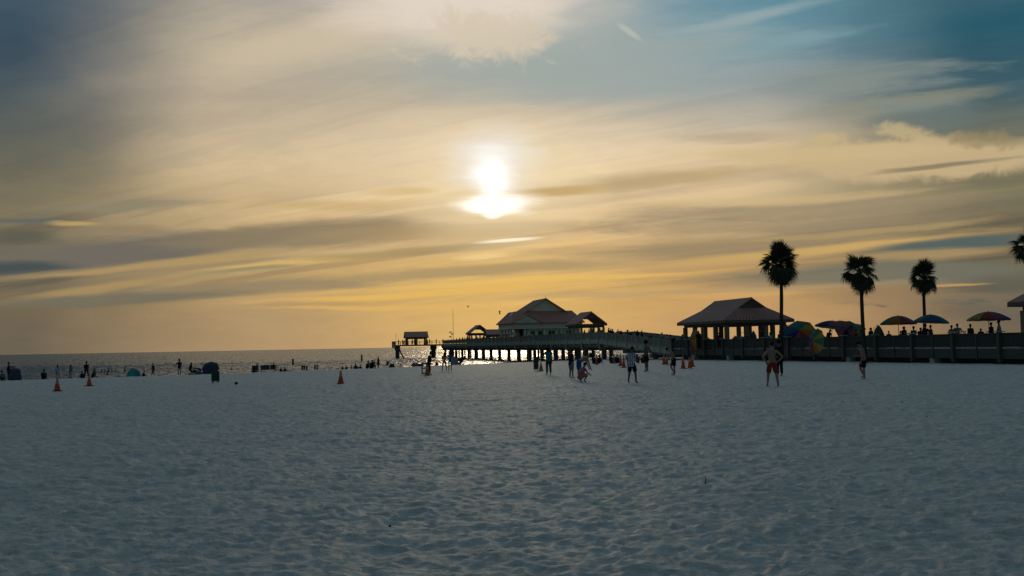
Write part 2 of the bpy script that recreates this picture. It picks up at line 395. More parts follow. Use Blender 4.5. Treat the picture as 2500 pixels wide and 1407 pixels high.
bp = t.nodes.new('ShaderNodeBump'); bp.inputs['Strength'].default_value = 1.0; bp.inputs['Distance'].default_value = 0.07
t.links.new(add.outputs[0], bp.inputs['Height'])
def vm(op, a, c):
    n = t.nodes.new('ShaderNodeVectorMath'); n.operation = op
    for k, v in enumerate((a, c)):
        if hasattr(v, 'links'): t.links.new(v, n.inputs[k])
        elif v is not None: n.inputs[k].default_value = v
    return n.outputs[0]
gn = t.nodes.new('ShaderNodeTexNoise'); gn.inputs['Scale'].default_value = 5.0; gn.inputs['Detail'].default_value = 4; t.links.new(tco.outputs['Object'], gn.inputs['Vector'])
t.links.new(vm('NORMALIZE', vm('ADD', vm('MULTIPLY', vm('SUBTRACT', gn.outputs['Color'], (0.5, 0.5, 0.5)), (0.9, 0.9, 0.0)), bp.outputs[0]), None), b.inputs['Normal'])
sand = mesh_obj('beach_sand', me, ms, smooth=True); tag(sand, kind='structure')

# ------------------------------------------------------------------ sea
angs2 = np.array(list(np.linspace(-1.5, -0.56, 30, endpoint=False)) + list(np.arange(-0.56, 0.56, 0.0016)) + list(np.linspace(0.56, 1.5, 30)))
rad2 = list(np.arange(104, 290, 0.40)); step = 0.42
while rad2[-1] < 1500: rad2.append(rad2[-1] + step); step *= 1.032
rad2 += [2200, 3500, 6000, 12000, 30000]
rad2 = np.array(rad2)
X, Y = polar(rad2, angs2)
Z = np.zeros_like(X); RR = np.hypot(X, Y)
for k in range(30):
    wl = rng.uniform(1.1, 3.6) if k < 22 else rng.uniform(4.5, 13)
    th = rng.normal(0.62, 0.75 if k < 22 else 0.3); a = (0.020 * wl ** 0.55) if k < 22 else 0.010 * wl ** .5
    ph = (X * math.sin(-th) + Y * math.cos(th)) * 2 * math.pi / wl + rng.uniform(0, 6.28) + 1.3 * vnoise(X / (wl * 2.6), Y / (wl * 2.6), k)
    Z += a * (1 - 2 * np.abs(np.sin(ph / 2)) ** 0.85 + 0.27)
Z *= np.clip(0.10 + RR / 420, .3, 1.7) * np.clip(1.3 - RR / 2500, 0, 1) * (0.65 + 0.7 * vnoise(X / 9, Y / 16, 77))
Z *= np.clip((Y - shore(X)) / 30 + 0.35, 0.2, 1)
# small breakers rolling onto the beach, with their foam
s_ = Y - shore(X); foam = np.exp(-((s_ - 1.0 - 1.6 * vnoise(X / 5, X * 0 + 3, 60)) / 1.5) ** 2) * 0.9
for d0, amp, wd in ((5, 0.20, 0.9), (15, 0.15, 1.2), (29, 0.10, 1.6)):
    off = d0 + 3.5 * (vnoise(X / 17, X * 0 + d0, 50) - 0.5) * 2 + 1.2 * vnoise(X / 4, X * 0 + d0, 51)
    mk = np.clip(vnoise(X / 23, X * 0 + d0, 52) * 2.2 - 0.5, 0, 1)
    Z += amp * np.exp(-((s_ - off) / wd) ** 2) * mk
    foam += np.exp(-((s_ - off + .5) / (wd * 1.1)) ** 2) * np.clip(mk - .35, 0, 1) * 0.9 * (vnoise(X * 1.3, Y * 1.3, 64) > .35)
me = np_mesh('sea', np.stack([X, Y, Z + SEA + 0.03], -1).reshape(-1, 3), grid_faces(len(rad2), len(angs2))[:, ::-1])
ms = bpy.data.materials.new('sea_water'); ms.use_nodes = True; t = ms.node_tree; b = t.nodes['Principled BSDF']
b.inputs['Roughness'].default_value = 0.26; b.inputs['IOR'].default_value = 1.33
tco = t.nodes.new('ShaderNodeTexCoord')
mp = t.nodes.new('ShaderNodeMapping'); t.links.new(tco.outputs['Object'], mp.inputs[0]); mp.inputs['Scale'].default_value = (1, 1.5, 1); mp.inputs['Rotation'].default_value = (0, 0, -0.55)
def vm(op, a, c):
    n = t.nodes.new('ShaderNodeVectorMath'); n.operation = op
    for k, v in enumerate((a, c)):
        if hasattr(v, 'links'): t.links.new(v, n.inputs[k])
        elif op == 'SCALE' and k == 1: n.inputs['Scale'].default_value = v
        elif v is not None: n.inputs[k].default_value = v
    return n.outputs[0]
def ripple(scale, detail, k):
    n = t.nodes.new('ShaderNodeTexNoise'); n.inputs['Scale'].default_value = scale; n.inputs['Detail'].default_value = detail
    t.links.new(mp.outputs[0], n.inputs['Vector'])
    return vm('MULTIPLY', vm('SUBTRACT', n.outputs['Color'], (0.5, 0.5, 0.5)), (k, k, 0.0))
geo = t.nodes.new('ShaderNodeNewGeometry')
mp2 = t.nodes.new('ShaderNodeMapping'); t.links.new(tco.outputs['Object'], mp2.inputs[0]); mp2.inputs['Scale'].default_value = (2.4, 0.20, 1)
rp = t.nodes.new('ShaderNodeTexNoise'); rp.inputs['Scale'].default_value = 1.0; rp.inputs['Detail'].default_value = 3; t.links.new(mp2.outputs[0], rp.inputs['Vector'])
lanes = vm('MULTIPLY', vm('SUBTRACT', rp.outputs['Color'], (0.5, 0.5, 0.5)), (0.9, 1.5, 0.0))
nn = vm('ADD', lanes, vm('ADD', vm('ADD', ripple(1.3, 4, 0.8), ripple(0.22, 3, 0.35)), geo.outputs['Normal']))
t.links.new(vm('NORMALIZE', nn, None), b.inputs['Normal'])
at_ = t.nodes.new('ShaderNodeAttribute'); at_.attribute_name = 'foam'
fn = t.nodes.new('ShaderNodeMath'); fn.operation = 'MULTIPLY'; t.links.new(at_.outputs['Fac'], fn.inputs[0]); t.links.new(contrast(tnoise(1.7, 5, .65), .38, .6), fn.inputs[1])
t.links.new(tmix(fn.outputs[0], (0.012, 0.026, 0.030), (0.62, 0.62, 0.60)), b.inputs['Base Color'])
me.attributes.new('foam', 'FLOAT', 'POINT').data.foreach_set('value', np.clip(foam, 0, 1).astype(np.float32).ravel())
sea = mesh_obj('sea_water', me, ms, smooth=True); tag(sea, kind='structure')
# ------------------------------------------------------------------ mesh helpers
class MB:
    def __init__(s): s.v = []; s.f = []; s.mi = []; s.cur = 0
    def box(s, x0, y0, z0, x1, y1, z1):
        n = len(s.v)
        s.v += [(x0, y0, z0), (x1, y0, z0), (x1, y1, z0), (x0, y1, z0), (x0, y0, z1), (x1, y0, z1), (x1, y1, z1), (x0, y1, z1)]
        s.add([(0, 3, 2, 1), (4, 5, 6, 7), (0, 1, 5, 4), (1, 2, 6, 5), (2, 3, 7, 6), (3, 0, 4, 7)], n)
        return s
    def add(s, faces, n):
        s.f += [tuple(i + n for i in f) for f in faces]; s.mi += [s.cur] * len(faces)
    def slab(s, pts, th):
        """a sheet through pts with thickness th downwards"""
        n = len(s.v); k = len(pts)
        s.v += [tuple(p) for p in pts] + [(p[0], p[1], p[2] - th) for p in pts]
        s.add([tuple(range(k)), tuple(range(2 * k - 1, k - 1, -1))] + [(i, i + k, (i + 1) % k + k, (i + 1) % k) for i in range(k)], n)
        return s
    def tube(s, pts, rads, seg=6, cap=True):
        n = len(s.v); pts = [Vector(p) for p in pts]
        for i, p in enumerate(pts):
            d = (pts[min(i + 1, len(pts) - 1)] - pts[max(i - 1, 0)]).normalized()
            a = d.orthogonal().normalized() if abs(d.z) < 0.95 else Vector((1, 0, 0))
            a = (a - d * a.dot(d)).normalized(); b2 = d.cross(a)
            r = rads[i] if isinstance(rads, (list, tuple)) else rads
            for k in range(seg):
                t_ = 2 * math.pi * k / seg
                s.v.append(tuple(p + a * (r * math.cos(t_)) + b2 * (r * math.sin(t_))))
        fs = []
        for i in range(len(pts) - 1):
            for k in range(seg):
                k2 = (k + 1) % seg
                fs.append((i * seg + k, i * seg + k2, (i + 1) * seg + k2, (i + 1) * seg + k))
        if cap: fs += [tuple(range(seg - 1, -1, -1)), tuple((len(pts) - 1) * seg + k for k in range(seg))]
        s.add(fs, n); return s
    def lathe(s, prof, seg=12, c=(0, 0, 0)):
        n = len(s.v)
        for r, z in prof:
            for k in range(seg):
                t_ = 2 * math.pi * k / seg
                s.v.append((c[0] + r * math.cos(t_), c[1] + r * math.sin(t_), c[2] + z))
        fs = [(i * seg + k, i * seg + (k + 1) % seg, (i + 1) * seg + (k + 1) % seg, (i + 1) * seg + k) for i in range(len(prof) - 1) for k in range(seg)]
        s.add(fs, n); return s
    def blob(s, c, r, sx=1, sy=1, sz=1, seg=8, rings=6):
        n = len(s.v); fs = []
        for i in range(rings + 1):
            ph = math.pi * i / rings
            for k in range(seg):
                t_ = 2 * math.pi * k / seg
                s.v.append((c[0] + r * sx * math.sin(ph) * math.cos(t_), c[1] + r * sy * math.sin(ph) * math.sin(t_), c[2] + r * sz * math.cos(ph)))
        for i in range(rings):
            for k in range(seg):
                fs.append((i * seg + k, (i + 1) * seg + k, (i + 1) * seg + (k + 1) % seg, i * seg + (k + 1) % seg))
        s.add(fs, n); return s
    def mesh(s, name):
        me = bpy.data.meshes.new(name); me.from_pydata(s.v, [], s.f); me.validate(); me.update(); return me
    def build(s, name, m, parent=None, smooth=False, loc=None, rz=0.0, me=None):
        o = mesh_obj(name, me or s.mesh(name), m, parent, smooth)
        if loc is not None: o.location = loc
        o.rotation_euler.z = rz
        return o
def empty(name, loc=(0, 0, 0), rz=0.0, label=None, cat=None, group=None, parent=None):
    o = bpy.data.objects.new(name, None); o.empty_display_size = 0.2; link(o, parent)
    o.location = loc; o.rotation_euler = (0, 0, rz); tag(o, label, cat, group); return o
def copy_tree(o, parent=None, label=None):
    c = o.copy(); COL.objects.link(c); c.parent = parent
    if label: c['label'] = label
    for ch in o.children: copy_tree(ch, c)
    return c
def inst(name, me, parent, loc, rz=0.0, m=None, scale=None):
    o = bpy.data.objects.new(name, me); COL.objects.link(o); o.parent = parent
    o.location = loc; o.rotation_euler = (0, 0, rz)
    if scale: o.scale = scale
    return o
def withmat(me, m):
    me.materials.append(m); return me

# where a sight line through a point of the photograph meets the sand, or a given distance
def on_sand(px, py, dmax=400):
    d = ray(px, py); lo = 2.0
    prev = 2.0
    for i in range(1, 4000):
        t_ = 2.0 + i * 0.1
        p = d * t_
        if CAMZ + p.z <= float(gz(p.x, p.y)): return Vector((p.x, p.y, float(gz(p.x, p.y))))
    return None
def at_dist(px, py, dist, z=None):
    d = ray(px, py); t_ = dist / d.y; p = d * t_
    return Vector((p.x, p.y, CAMZ + p.z if z is None else z))
def beach_at(px, py, dist):
    p = at_dist(px, py, dist); return Vector((p.x, p.y, float(gz(p.x, p.y))))
# ------------------------------------------------------------------ pier and boardwalk
# local frame of the pier: x across (away from the camera), y along it out to sea
PO = Vector((12.8, 178.0, 0.0)); PR = math.asin(0.2055)
def pw(x, y, z=0.0):
    return Vector((PO.x + x * math.cos(PR) - y * math.sin(PR), PO.y + x * math.sin(PR) + y * math.cos(PR), z))
M_conc = material('weathered_concrete', (0.20, 0.19, 0.17), 0.85, var=0.25, scale=1.3, bump=0.3)
M_fasc = material('pale_concrete_panel', (0.46, 0.45, 0.39), 0.8, var=0.2, scale=1.0, bump=0.2)  # pier panels lifted in colour to carry the veil of glare
M_post = material('painted_post', (0.48, 0.47, 0.38), 0.7, var=0.2, scale=3)
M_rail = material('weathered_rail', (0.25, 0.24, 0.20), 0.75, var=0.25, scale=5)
M_dfasc = material('shade_toned_boarding', (0.08, 0.08, 0.075), 0.8, var=0.25, scale=1.0, bump=0.2)  # darker copy for the boardwalk: dimness at the right put into the colour
M_dpost = material('shade_toned_post', (0.085, 0.082, 0.07), 0.7, var=0.2, scale=3)  # post colour lowered likewise, standing in for the dim right side
M_cap = material('pale_post_cap', (0.42, 0.42, 0.39), 0.55, var=0.1)
M_pile = material('dark_wet_pile', (0.085, 0.078, 0.068), 0.7, var=0.35, scale=2.0, bump=0.4)
M_deck = material('grey_decking', (0.22, 0.20, 0.17), 0.8, var=0.3, scale=2)
M_roof = material('red_metal_roof', (0.58, 0.25, 0.19), 0.6, metal=0.0, spec=0.2, var=0.15, scale=2)  # red lifted too, glare veil painted into the base colour
M_rib = material('roof_rib', (0.72, 0.46, 0.40), 0.5, metal=0.0, var=0.1)
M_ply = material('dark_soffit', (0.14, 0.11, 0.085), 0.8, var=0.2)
M_wall = material('cream_siding', (0.85, 0.79, 0.58), 0.75, var=0.1, scale=1.5)  # siding brightened in colour to stand in for veiling glare
M_trim = material('cream_trim', (0.88, 0.82, 0.64), 0.6, var=0.08)
M_glass = material('dark_window_glass', (0.03, 0.035, 0.04), 0.08, var=0.1)
M_wframe = material('white_window_frame', (0.55, 0.53, 0.46), 0.5, var=0.05)
M_col = material('square_column', (0.46, 0.39, 0.28), 0.75, var=0.15, scale=2)

DECK, LOW = 2.43, 0.85
R0, R1 = -35.5, -2.0                                   # the ramp down to the boardwalk
def deck_z(y):
    if y >= R1: return DECK
    if y <= R0: return LOW
    u = (y - R0) / (R1 - R0); return LOW + (DECK - LOW) * u
me_post = withmat(MB().box(-.09, -.10, -.95, .09, .10, 1.12).mesh('post'), M_post)
me_thin = withmat(MB().box(-.045, -.05, -.80, .045, .05, 1.02).mesh('post'), M_post)
me_cap = withmat(MB().slab([(-.29, -.29, 1.19), (.29, -.29, 1.19), (.29, .29, 1.19), (-.29, .29, 1.19)], .05).slab([(-.16, -.16, 1.139), (.16, -.16, 1.139), (.16, .16, 1.139), (-.16, .16, 1.139)], .03).mesh('post_cap'), M_cap)
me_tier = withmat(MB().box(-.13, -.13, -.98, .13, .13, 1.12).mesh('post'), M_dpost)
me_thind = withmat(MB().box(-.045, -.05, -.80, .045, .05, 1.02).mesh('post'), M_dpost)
M_drail = material('shade_toned_rail', (0.055, 0.054, 0.05), 0.75, var=0.25, scale=5)  # rail darkened in colour where the view falls off to the right
def fence_run(root, ys, x, caps=True, big_every=2, tier=False, zoff=0.0, zf=deck_z, fascia=True):
    """rail, posts, fascia panels and balusters along the lines ys (pier frame) at across-position x"""
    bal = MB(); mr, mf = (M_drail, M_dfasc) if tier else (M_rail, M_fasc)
    for i, y in enumerate(ys):
        z = zf(y) + zoff; big = i % big_every == 0
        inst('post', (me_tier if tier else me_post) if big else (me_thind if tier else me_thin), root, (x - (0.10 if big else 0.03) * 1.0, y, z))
        if big and caps: inst('post_cap', me_cap, root, (x - 0.10, y, z))
        if i == len(ys) - 1: break
        y2 = ys[i + 1]; z2 = zf(y2) + zoff
        g0, g1 = y + 0.12, y2 - 0.12
        def zz(v): return z + (z2 - z) * (v - y) / (y2 - y)
        def bar(h0, h1, t0, t1):
            m_ = MB(); n = 0
            v = []
            for yy in (g0, g1):
                for tt in (t0, t1):
                    for h in (h0, h1): v.append((x + tt, yy, zz(yy) + h))
            m_.v = v
            m_.add([(0, 1, 3, 2), (4, 6, 7, 5), (0, 4, 5, 1), (2, 3, 7, 6), (0, 2, 6, 4), (1, 5, 7, 3)], 0)
            return m_
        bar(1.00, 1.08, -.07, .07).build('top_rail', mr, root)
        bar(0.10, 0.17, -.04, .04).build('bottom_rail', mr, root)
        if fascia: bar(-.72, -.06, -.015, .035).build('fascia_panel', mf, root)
        nb = max(2, int((y2 - y) / 0.135))
        for k in range(1, nb):
            yy = y + (y2 - y) * k / nb; b0 = zz(yy)
            bal.box(x - .02, yy - .046, b0 + .17, x + .02, yy + .046, b0 + 1.0)
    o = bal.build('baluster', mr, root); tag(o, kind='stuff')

pier = empty('fishing_pier', PO, PR, 'long concrete fishing pier on rows of dark piles running out over the sea', 'pier')
# deck slabs, span by span
bents = [-2.4 + 10.4 * i for i in range(0, 17)]
spans = [-2.0] + bents[1:] + [169.0]
for a, b_ in zip(spans[:-1], spans[1:]):
    MB().box(.08, a + .01, DECK - .28, 5.9, b_ - .01, DECK).build('deck_slab', M_deck, pier)
    for xx in (0.32, 4.75):
        MB().box(xx, a + .3, 1.16, xx + .55, b_ - .3, DECK - .281).build('girder', M_conc, pier)
# ramp
nr = 4
for k in range(nr):
    a = R0 + (R1 - R0) * k / nr; b_ = R0 + (R1 - R0) * (k + 1) / nr
    MB().slab([(.08, a + .01, deck_z(a)), (5.9, a + .01, deck_z(a)), (5.9, b_ - .01, deck_z(b_)), (.08, b_ - .01, deck_z(b_))], .28).build('deck_slab', M_deck, pier)
    for xx in (0.32, 4.75):
        MB().slab([(xx, a + .2, deck_z(a) - .281), (xx + .55, a + .2, deck_z(a) - .281), (xx + .55, b_ - .2, deck_z(b_) - .281), (xx, b_ - .2, deck_z(b_) - .281)], .75).build('girder', M_conc, pier)
me_cb = withmat(MB().box(.05, -.45, .62, 5.95, .45, 1.158).mesh('pile_cap'), M_conc)
me_corb = withmat(MB().box(-.06, -.16, .70, .045, .16, 1.75).mesh('corbel'), M_fasc)
me_pile = withmat(MB().box(-.31, -.31, -4.6, .31, .31, 0.62).mesh('pile'), M_pile)
me_pile2 = withmat(MB().box(-.18, -.18, -4.6, .18, .18, 0.62).mesh('pile'), M_pile)
for y in bents:
    inst('pile_cap', me_cb, pier, (0, y, 0)); inst('corbel', me_corb, pier, (0, y, 0))
    for x in (0.75, 4.9): inst('pile', me_pile if x < 1 else me_pile2, pier, (x, y, 0))
for y in (-14.6, -26.5):
    o = inst('pile_cap', me_cb, pier, (0, y, deck_z(y) - 2.22))
    for x in (0.75, 4.9): inst('pile', me_pile, pier, (x, y, deck_z(y) - 2.22 - .3))
ys = [-2.0 + 2.4 * i for i in range(int(164 / 2.4) + 1)]
fence_run(pier, ys, 0.0)
fence_run(pier, [-2.0 + 4.8 * i for i in range(14)] , 6.0, big_every=1, caps=False, fascia=False)
fence_run(pier, [84.0 + 4.8 * i for i in range(16)] , 6.0, big_every=1, caps=False, fascia=False)
ysr = [R0 + (R1 - R0) * i / 14 for i in range(15)]
fence_run(pier, ysr, 0.0); fence_run(pier, ysr, 6.0, caps=False, fascia=False)
# wide platform under the pier house
MB().box(6.06, 62.0, DECK - .28, 18.5, 84.0, DECK).build('deck_slab', M_deck, pier)
MB().box(6.2, 62.5, 1.3, 18.2, 63.1, DECK - .281).build('girder', M_conc, pier)
MB().box(6.2, 83.0, 1.3, 18.2, 83.6, DECK - .281).build('girder', M_conc, pier)
for x in (8.0, 11.0, 14.5, 17.6):
    for y in (63, 70, 77, 83): inst('pile', me_pile, pier, (x, y, 0.68))
# the T-shaped head at the far end
MB().box(-13.6, 169.02, DECK - .42, 6.2, 178.0, DECK).build('deck_slab', M_deck, pier)
me_hp = withmat(MB().box(-.55, -.55, .85, .55, .55, 2.009).mesh('pile_cap'), M_conc)
me_hq = withmat(MB().box(-.33, -.33, -4.6, .33, .33, .85).mesh('pile'), M_pile)
for x, y in ((-12.6, 170.2), (-1.6, 170.2), (5.0, 170.2), (-12.4, 176.8), (-1.4, 176.8), (5.0, 176.8)):
    inst('pile_cap', me_hp, pier, (x, y, 0)); inst('pile', me_hq, pier, (x, y, 0))
MB().tube([(-12.2, 170.0, 0.9), (-10.4, 169.3, -3.0)], .22, 6).build('batter_pile', M_pile, pier)
for k in range(8):
    x0 = -13.5 + 19.5 * k / 8; x1 = -13.5 + 19.5 * (k + 1) / 8
    for yy in (169.1, 177.9):
        if yy < 170 and x1 > 0.0: continue
        MB().box(x0 + .1, yy - .05, DECK + 1.0, x1 - .1, yy + .05, DECK + 1.08).build('top_rail', M_rail, pier)
        MB().box(x0 + .1, yy - .03, DECK + .5, x1 - .1, yy + .03, DECK + .56).build('bottom_rail', M_rail, pier)
        MB().box(x0 - .08, yy - .08, DECK, x0 + .08, yy + .08, DECK + 1.12).build('post', M_post, pier)
fence_run(pier, [169.2, 171.4, 173.6, 175.8, 177.8], -13.5, big_every=1, caps=False, fascia=False)

# ------------------------------------------------------------------ boardwalk (the low plaza at right)
walk = empty('boardwalk', PO, PR, 'low wooden boardwalk plaza with a solid fascia and railing above the sand at right', 'boardwalk')
y0 = R0
for k in range(10):
    a = R0 - 10 * (k + 1); b_ = R0 - 10 * k
    MB().box(.08, a + .01, LOW - .25, 26, b_ - .01, LOW).build('deck_slab', M_deck, walk)
    MB().box(.30, a + .05, .22, .62, b_ - .05, LOW - .251).build('girder', M_conc, walk)
    MB().box(1.3, a + .02, -1.6, 1.5, b_ - .02, LOW - .251).build('void_backing', M_pile, walk)  # dark sheet standing in for the shaded void below the deck
ysb = [R0 - 2.75 * i for i in range(37)][::-1]
flat = lambda y: LOW
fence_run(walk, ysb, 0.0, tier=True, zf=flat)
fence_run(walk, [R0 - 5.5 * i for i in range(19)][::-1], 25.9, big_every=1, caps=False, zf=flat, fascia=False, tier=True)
me_stub = withmat(MB().box(-.25, -.3, -2.2, .35, .3, .12).mesh('footing'), M_fasc)
for y in (-42.5, -53.0, -66.0, -80, -93): inst('footing', me_stub, walk, (.25, y, 0))

# ------------------------------------------------------------------ open pavilions
def ribs(mb, p0, p1, q0, q1, step, r=.035):
    """raised seams from the line p0-p1 (eave) to q0-q1 (ridge)"""
    p0, p1, q0, q1 = map(Vector, (p0, p1, q0, q1)); n = max(2, int((p1 - p0).length / step))
    for i in range(n + 1):
        a = p0.lerp(p1, i / n); b_ = q0.lerp(q1, i / n)
        if (a - b_).length < .2: continue
        up = Vector((0, 0, .045))
        k = len(mb.v); side = (p1 - p0).normalized() * r
        mb.v += [tuple(a - side + Vector((0, 0, .004))), tuple(a + side + Vector((0, 0, .004))), tuple(a + up), tuple(b_ - side + Vector((0, 0, .004))), tuple(b_ + side + Vector((0, 0, .004))), tuple(b_ + up)]
        mb.add([(0, 1, 2), (5, 4, 3), (0, 2, 5, 3), (1, 4, 5, 2), (0, 3, 4, 1)], k)
M_shroof = material('shade_toned_red_roof', (0.36, 0.15, 0.12), 0.65, var=0.2, scale=1.5, spec=0.2); M_shcol = material('shade_toned_column', (0.26, 0.22, 0.16), 0.8, var=0.2, scale=2)  # boardwalk pavilions: shade of the dim right side painted into roof and columns
def open_shelter(root, W, L, eave, kink_in, kink_h, ridge_h, cols_front, cols_side, colw=.30, hipped=True, rib=.42, over=.75):
    """roof axis along local y; the Dutch-gable shape: hip skirt below, gable above"""
    hw = W / 2; ki = kink_in; th = .16
    A = [(-hw, 0, eave), (hw, 0, eave), (hw, L, eave), (-hw, L, eave)]
    if hipped:
        K = [(-hw + ki, ki * .75, kink_h), (hw - ki, ki * .75, kink_h), (hw - ki, L - ki * .75, kink_h), (-hw + ki, L - ki * .75, kink_h)]
    else:
        K = [(-hw + ki, 0, kink_h), (hw - ki, 0, kink_h), (hw - ki, L, kink_h), (-hw + ki, L, kink_h)]
    Ra, Rb = (0, K[0][1] - .05, ridge_h), (0, K[2][1] + .05, ridge_h)
    def rp(name, pts): return MB().slab(pts, th).build(name, M_shroof if W > 8 else M_roof, root)
    seam = MB()
    rp('roof_slope', [A[3], A[0], K[0], K[3]]); ribs(seam, A[3], A[0], K[3], K[0], rib)
    rp('roof_slope', [A[1], A[2], K[2], K[1]]); ribs(seam, A[1], A[2], K[1], K[2], rib)
    rp('roof_slope', [K[3], K[0], Ra, Rb]); ribs(seam, K[3], K[0], Rb, Ra, rib)
    rp('roof_slope', [K[1], K[2], Rb, Ra]); ribs(seam, K[1], K[2], Ra, Rb, rib)
    if hipped:
        rp('roof_slope', [A[0], A[1], K[1], K[0]]); ribs(seam, A[0], A[1], K[0], K[1], rib)
        rp('roof_slope', [A[2], A[3], K[3], K[2]]); ribs(seam, A[2], A[3], K[2], K[3], rib)
    o = seam.build('roof_seam', M_rib, root); tag(o, kind='stuff')
    MB().tube([Ra, Rb], .09, 6).build('ridge_cap', M_rib, root)
    for yy, s in ((K[0][1] + .12, 1), (K[2][1] - .12, -1)):
        n = MB(); n.v = [(K[0][0] + .12, yy, kink_h - .1), (K[1][0] - .12, yy, kink_h - .1), (0, yy, ridge_h - .14), (K[0][0] + .12, yy + .06 * s, kink_h - .1), (K[1][0] - .12, yy + .06 * s, kink_h - .1), (0, yy + .06 * s, ridge_h - .14)]
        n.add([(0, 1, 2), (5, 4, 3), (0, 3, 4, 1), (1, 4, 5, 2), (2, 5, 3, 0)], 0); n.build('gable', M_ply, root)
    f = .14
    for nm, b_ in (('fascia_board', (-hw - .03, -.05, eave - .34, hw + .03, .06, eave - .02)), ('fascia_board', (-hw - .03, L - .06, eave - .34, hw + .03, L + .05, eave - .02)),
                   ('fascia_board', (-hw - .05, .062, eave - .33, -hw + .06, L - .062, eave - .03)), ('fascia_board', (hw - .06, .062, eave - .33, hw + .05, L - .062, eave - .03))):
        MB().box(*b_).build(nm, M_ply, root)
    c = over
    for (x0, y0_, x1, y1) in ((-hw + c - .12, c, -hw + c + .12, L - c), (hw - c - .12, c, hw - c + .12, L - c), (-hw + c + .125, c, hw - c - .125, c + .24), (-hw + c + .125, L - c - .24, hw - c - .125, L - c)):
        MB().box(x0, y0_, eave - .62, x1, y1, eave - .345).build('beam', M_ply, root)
    w = colw / 2; me = withmat(MB().box(-w, -w, 0, w, w, eave - .625).box(-w * 1.25, -w * 1.25, .001, w * 1.25, w * 1.25, .12).mesh('column'), M_shcol if W > 8 else M_col)
    pts = set()
    for i in range(cols_front):
        x = -hw + c + (W - 2 * c) * i / (cols_front - 1); pts.add((round(x, 3), c + .12)); pts.add((round(x, 3), L - c - .12))
    for i in range(cols_side):
        y = c + .12 + (L - 2 * c - .24) * i / (cols_side - 1); pts.add((-hw + c, y)); pts.add((hw - c, y))
    done = []
    for p in sorted(pts):
        if all(math.hypot(p[0] - q[0], p[1] - q[1]) > .4 for q in done): done.append(p); inst('column', me, root, (p[0], p[1], 0))
def pavilion_at(x, y, z, label, rz=0.0, **k):
    r = empty('pavilion', pw(x, y, z), PR + rz, label, 'pavilion'); open_shelter(r, **k); return r
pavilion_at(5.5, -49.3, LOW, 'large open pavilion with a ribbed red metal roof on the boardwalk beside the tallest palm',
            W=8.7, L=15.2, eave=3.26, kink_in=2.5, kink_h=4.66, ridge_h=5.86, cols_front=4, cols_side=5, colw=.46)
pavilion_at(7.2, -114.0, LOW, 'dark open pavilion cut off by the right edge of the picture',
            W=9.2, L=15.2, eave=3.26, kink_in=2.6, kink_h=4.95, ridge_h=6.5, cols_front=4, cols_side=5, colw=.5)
def gate_pavilion(x, y, label):
    r = empty('pavilion', pw(x, y, DECK), PR, label, 'pavilion')
    open_shelter(r, W=5.3, L=7.2, eave=2.62, kink_in=1.3, kink_h=3.62, ridge_h=4.62, cols_front=3, cols_side=3, colw=.34, hipped=False, rib=.4, over=.45)
    return r
gate_pavilion(2.95, 12.0, 'gabled open shelter at the top of the ramp, in front of the pier house')
gate_pavilion(2.95, 117.0, 'small gabled open shelter on the pier to the left of the pier house')
r = pavilion_at(4.6, 103.0, DECK, 'low long shelter between the small gabled shelter and the pier house', rz=-math.pi / 2,
            W=5.0, L=6.6, eave=2.0, kink_in=1.2, kink_h=2.6, ridge_h=3.2, cols_front=2, cols_side=4, colw=.28, hipped=False)
r.location = pw(1.9, 104.5, DECK)
r = empty('pavilion', pw(-10.2, 174.0, DECK), PR - math.pi / 2, 'red roofed open shelter standing alone at the far end of the pier', 'pavilion')
open_shelter(r, W=5.0, L=7.0, eave=2.3, kink_in=1.2, kink_h=3.2, ridge_h=3.9, cols_front=2, cols_side=3, colw=.42, hipped=False, rib=.5, over=.5)

# ------------------------------------------------------------------ the pier house
H = empty('pier_house', pw(8.4, 66.0, DECK), PR, 'cream pier house with a tall gable and tiered red roofs', 'building')
# local: x -7.8..7.8, y 0..15
def wall_box(*b): return MB().box(*b).build('wall', M_wall, H)
hx = 7.5
wall_box(-hx + 3.2, .8, 0, hx - .6, .95, 2.72)           # front wall, set back under the eave
wall_box(hx - .75, .952, 0, hx - .6, 14, 2.72)
wall_box(-hx + 3.2, 13.85, 0, hx - .752, 14, 2.72)
wall_box(-hx + 3.2, .952, 0, -hx + 3.35, 5.0, 2.72)
wall_box(-hx + 3.2, 9.0, 0, -hx + 3.35, 13.848, 2.72)
for x in (-7.3, -4.9, -0.6, 3.2, 7.1): MB().box(x - .16, .25, 0, x + .16, .57, 2.72).build('column', M_trim, H)
for y in (3.2, 6.4, 9.6, 12.8, 14.4): MB().box(-7.46, y - .16, 0, -7.14, y + .16, 2.72).build('column', M_trim, H)
# window frames of the glazed porch, seen against the sky
for k in range(5):
    MB().box(-7.35, .58 + k * .55, 0.0, -7.28, .66 + k * .55, 2.72).build('mullion', M_wframe, H)
MB().box(-7.36, .66, 1.75, -7.27, 3.0, 1.85).build('transom', M_wframe, H)
# broad fascia
MB().box(-7.75, -.1, 2.72, 7.75, .1, 4.0).build('fascia', M_trim, H)
MB().box(-7.75, .102, 2.72, -7.55, 14.9, 4.0).build('fascia', M_trim, H)
MB().box(7.55, .102, 2.72, 7.75, 14.9, 4.0).build('fascia', M_trim, H)
MB().box(-7.75, 14.902, 2.72, 7.75, 15.1, 4.0).build('fascia', M_trim, H)
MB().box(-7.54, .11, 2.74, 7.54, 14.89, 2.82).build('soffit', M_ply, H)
for z in (3.02, 3.34, 3.66): MB().box(-7.76, -.115, z, 7.76, -.102, z + .03).build('siding_joint', M_ply, H)
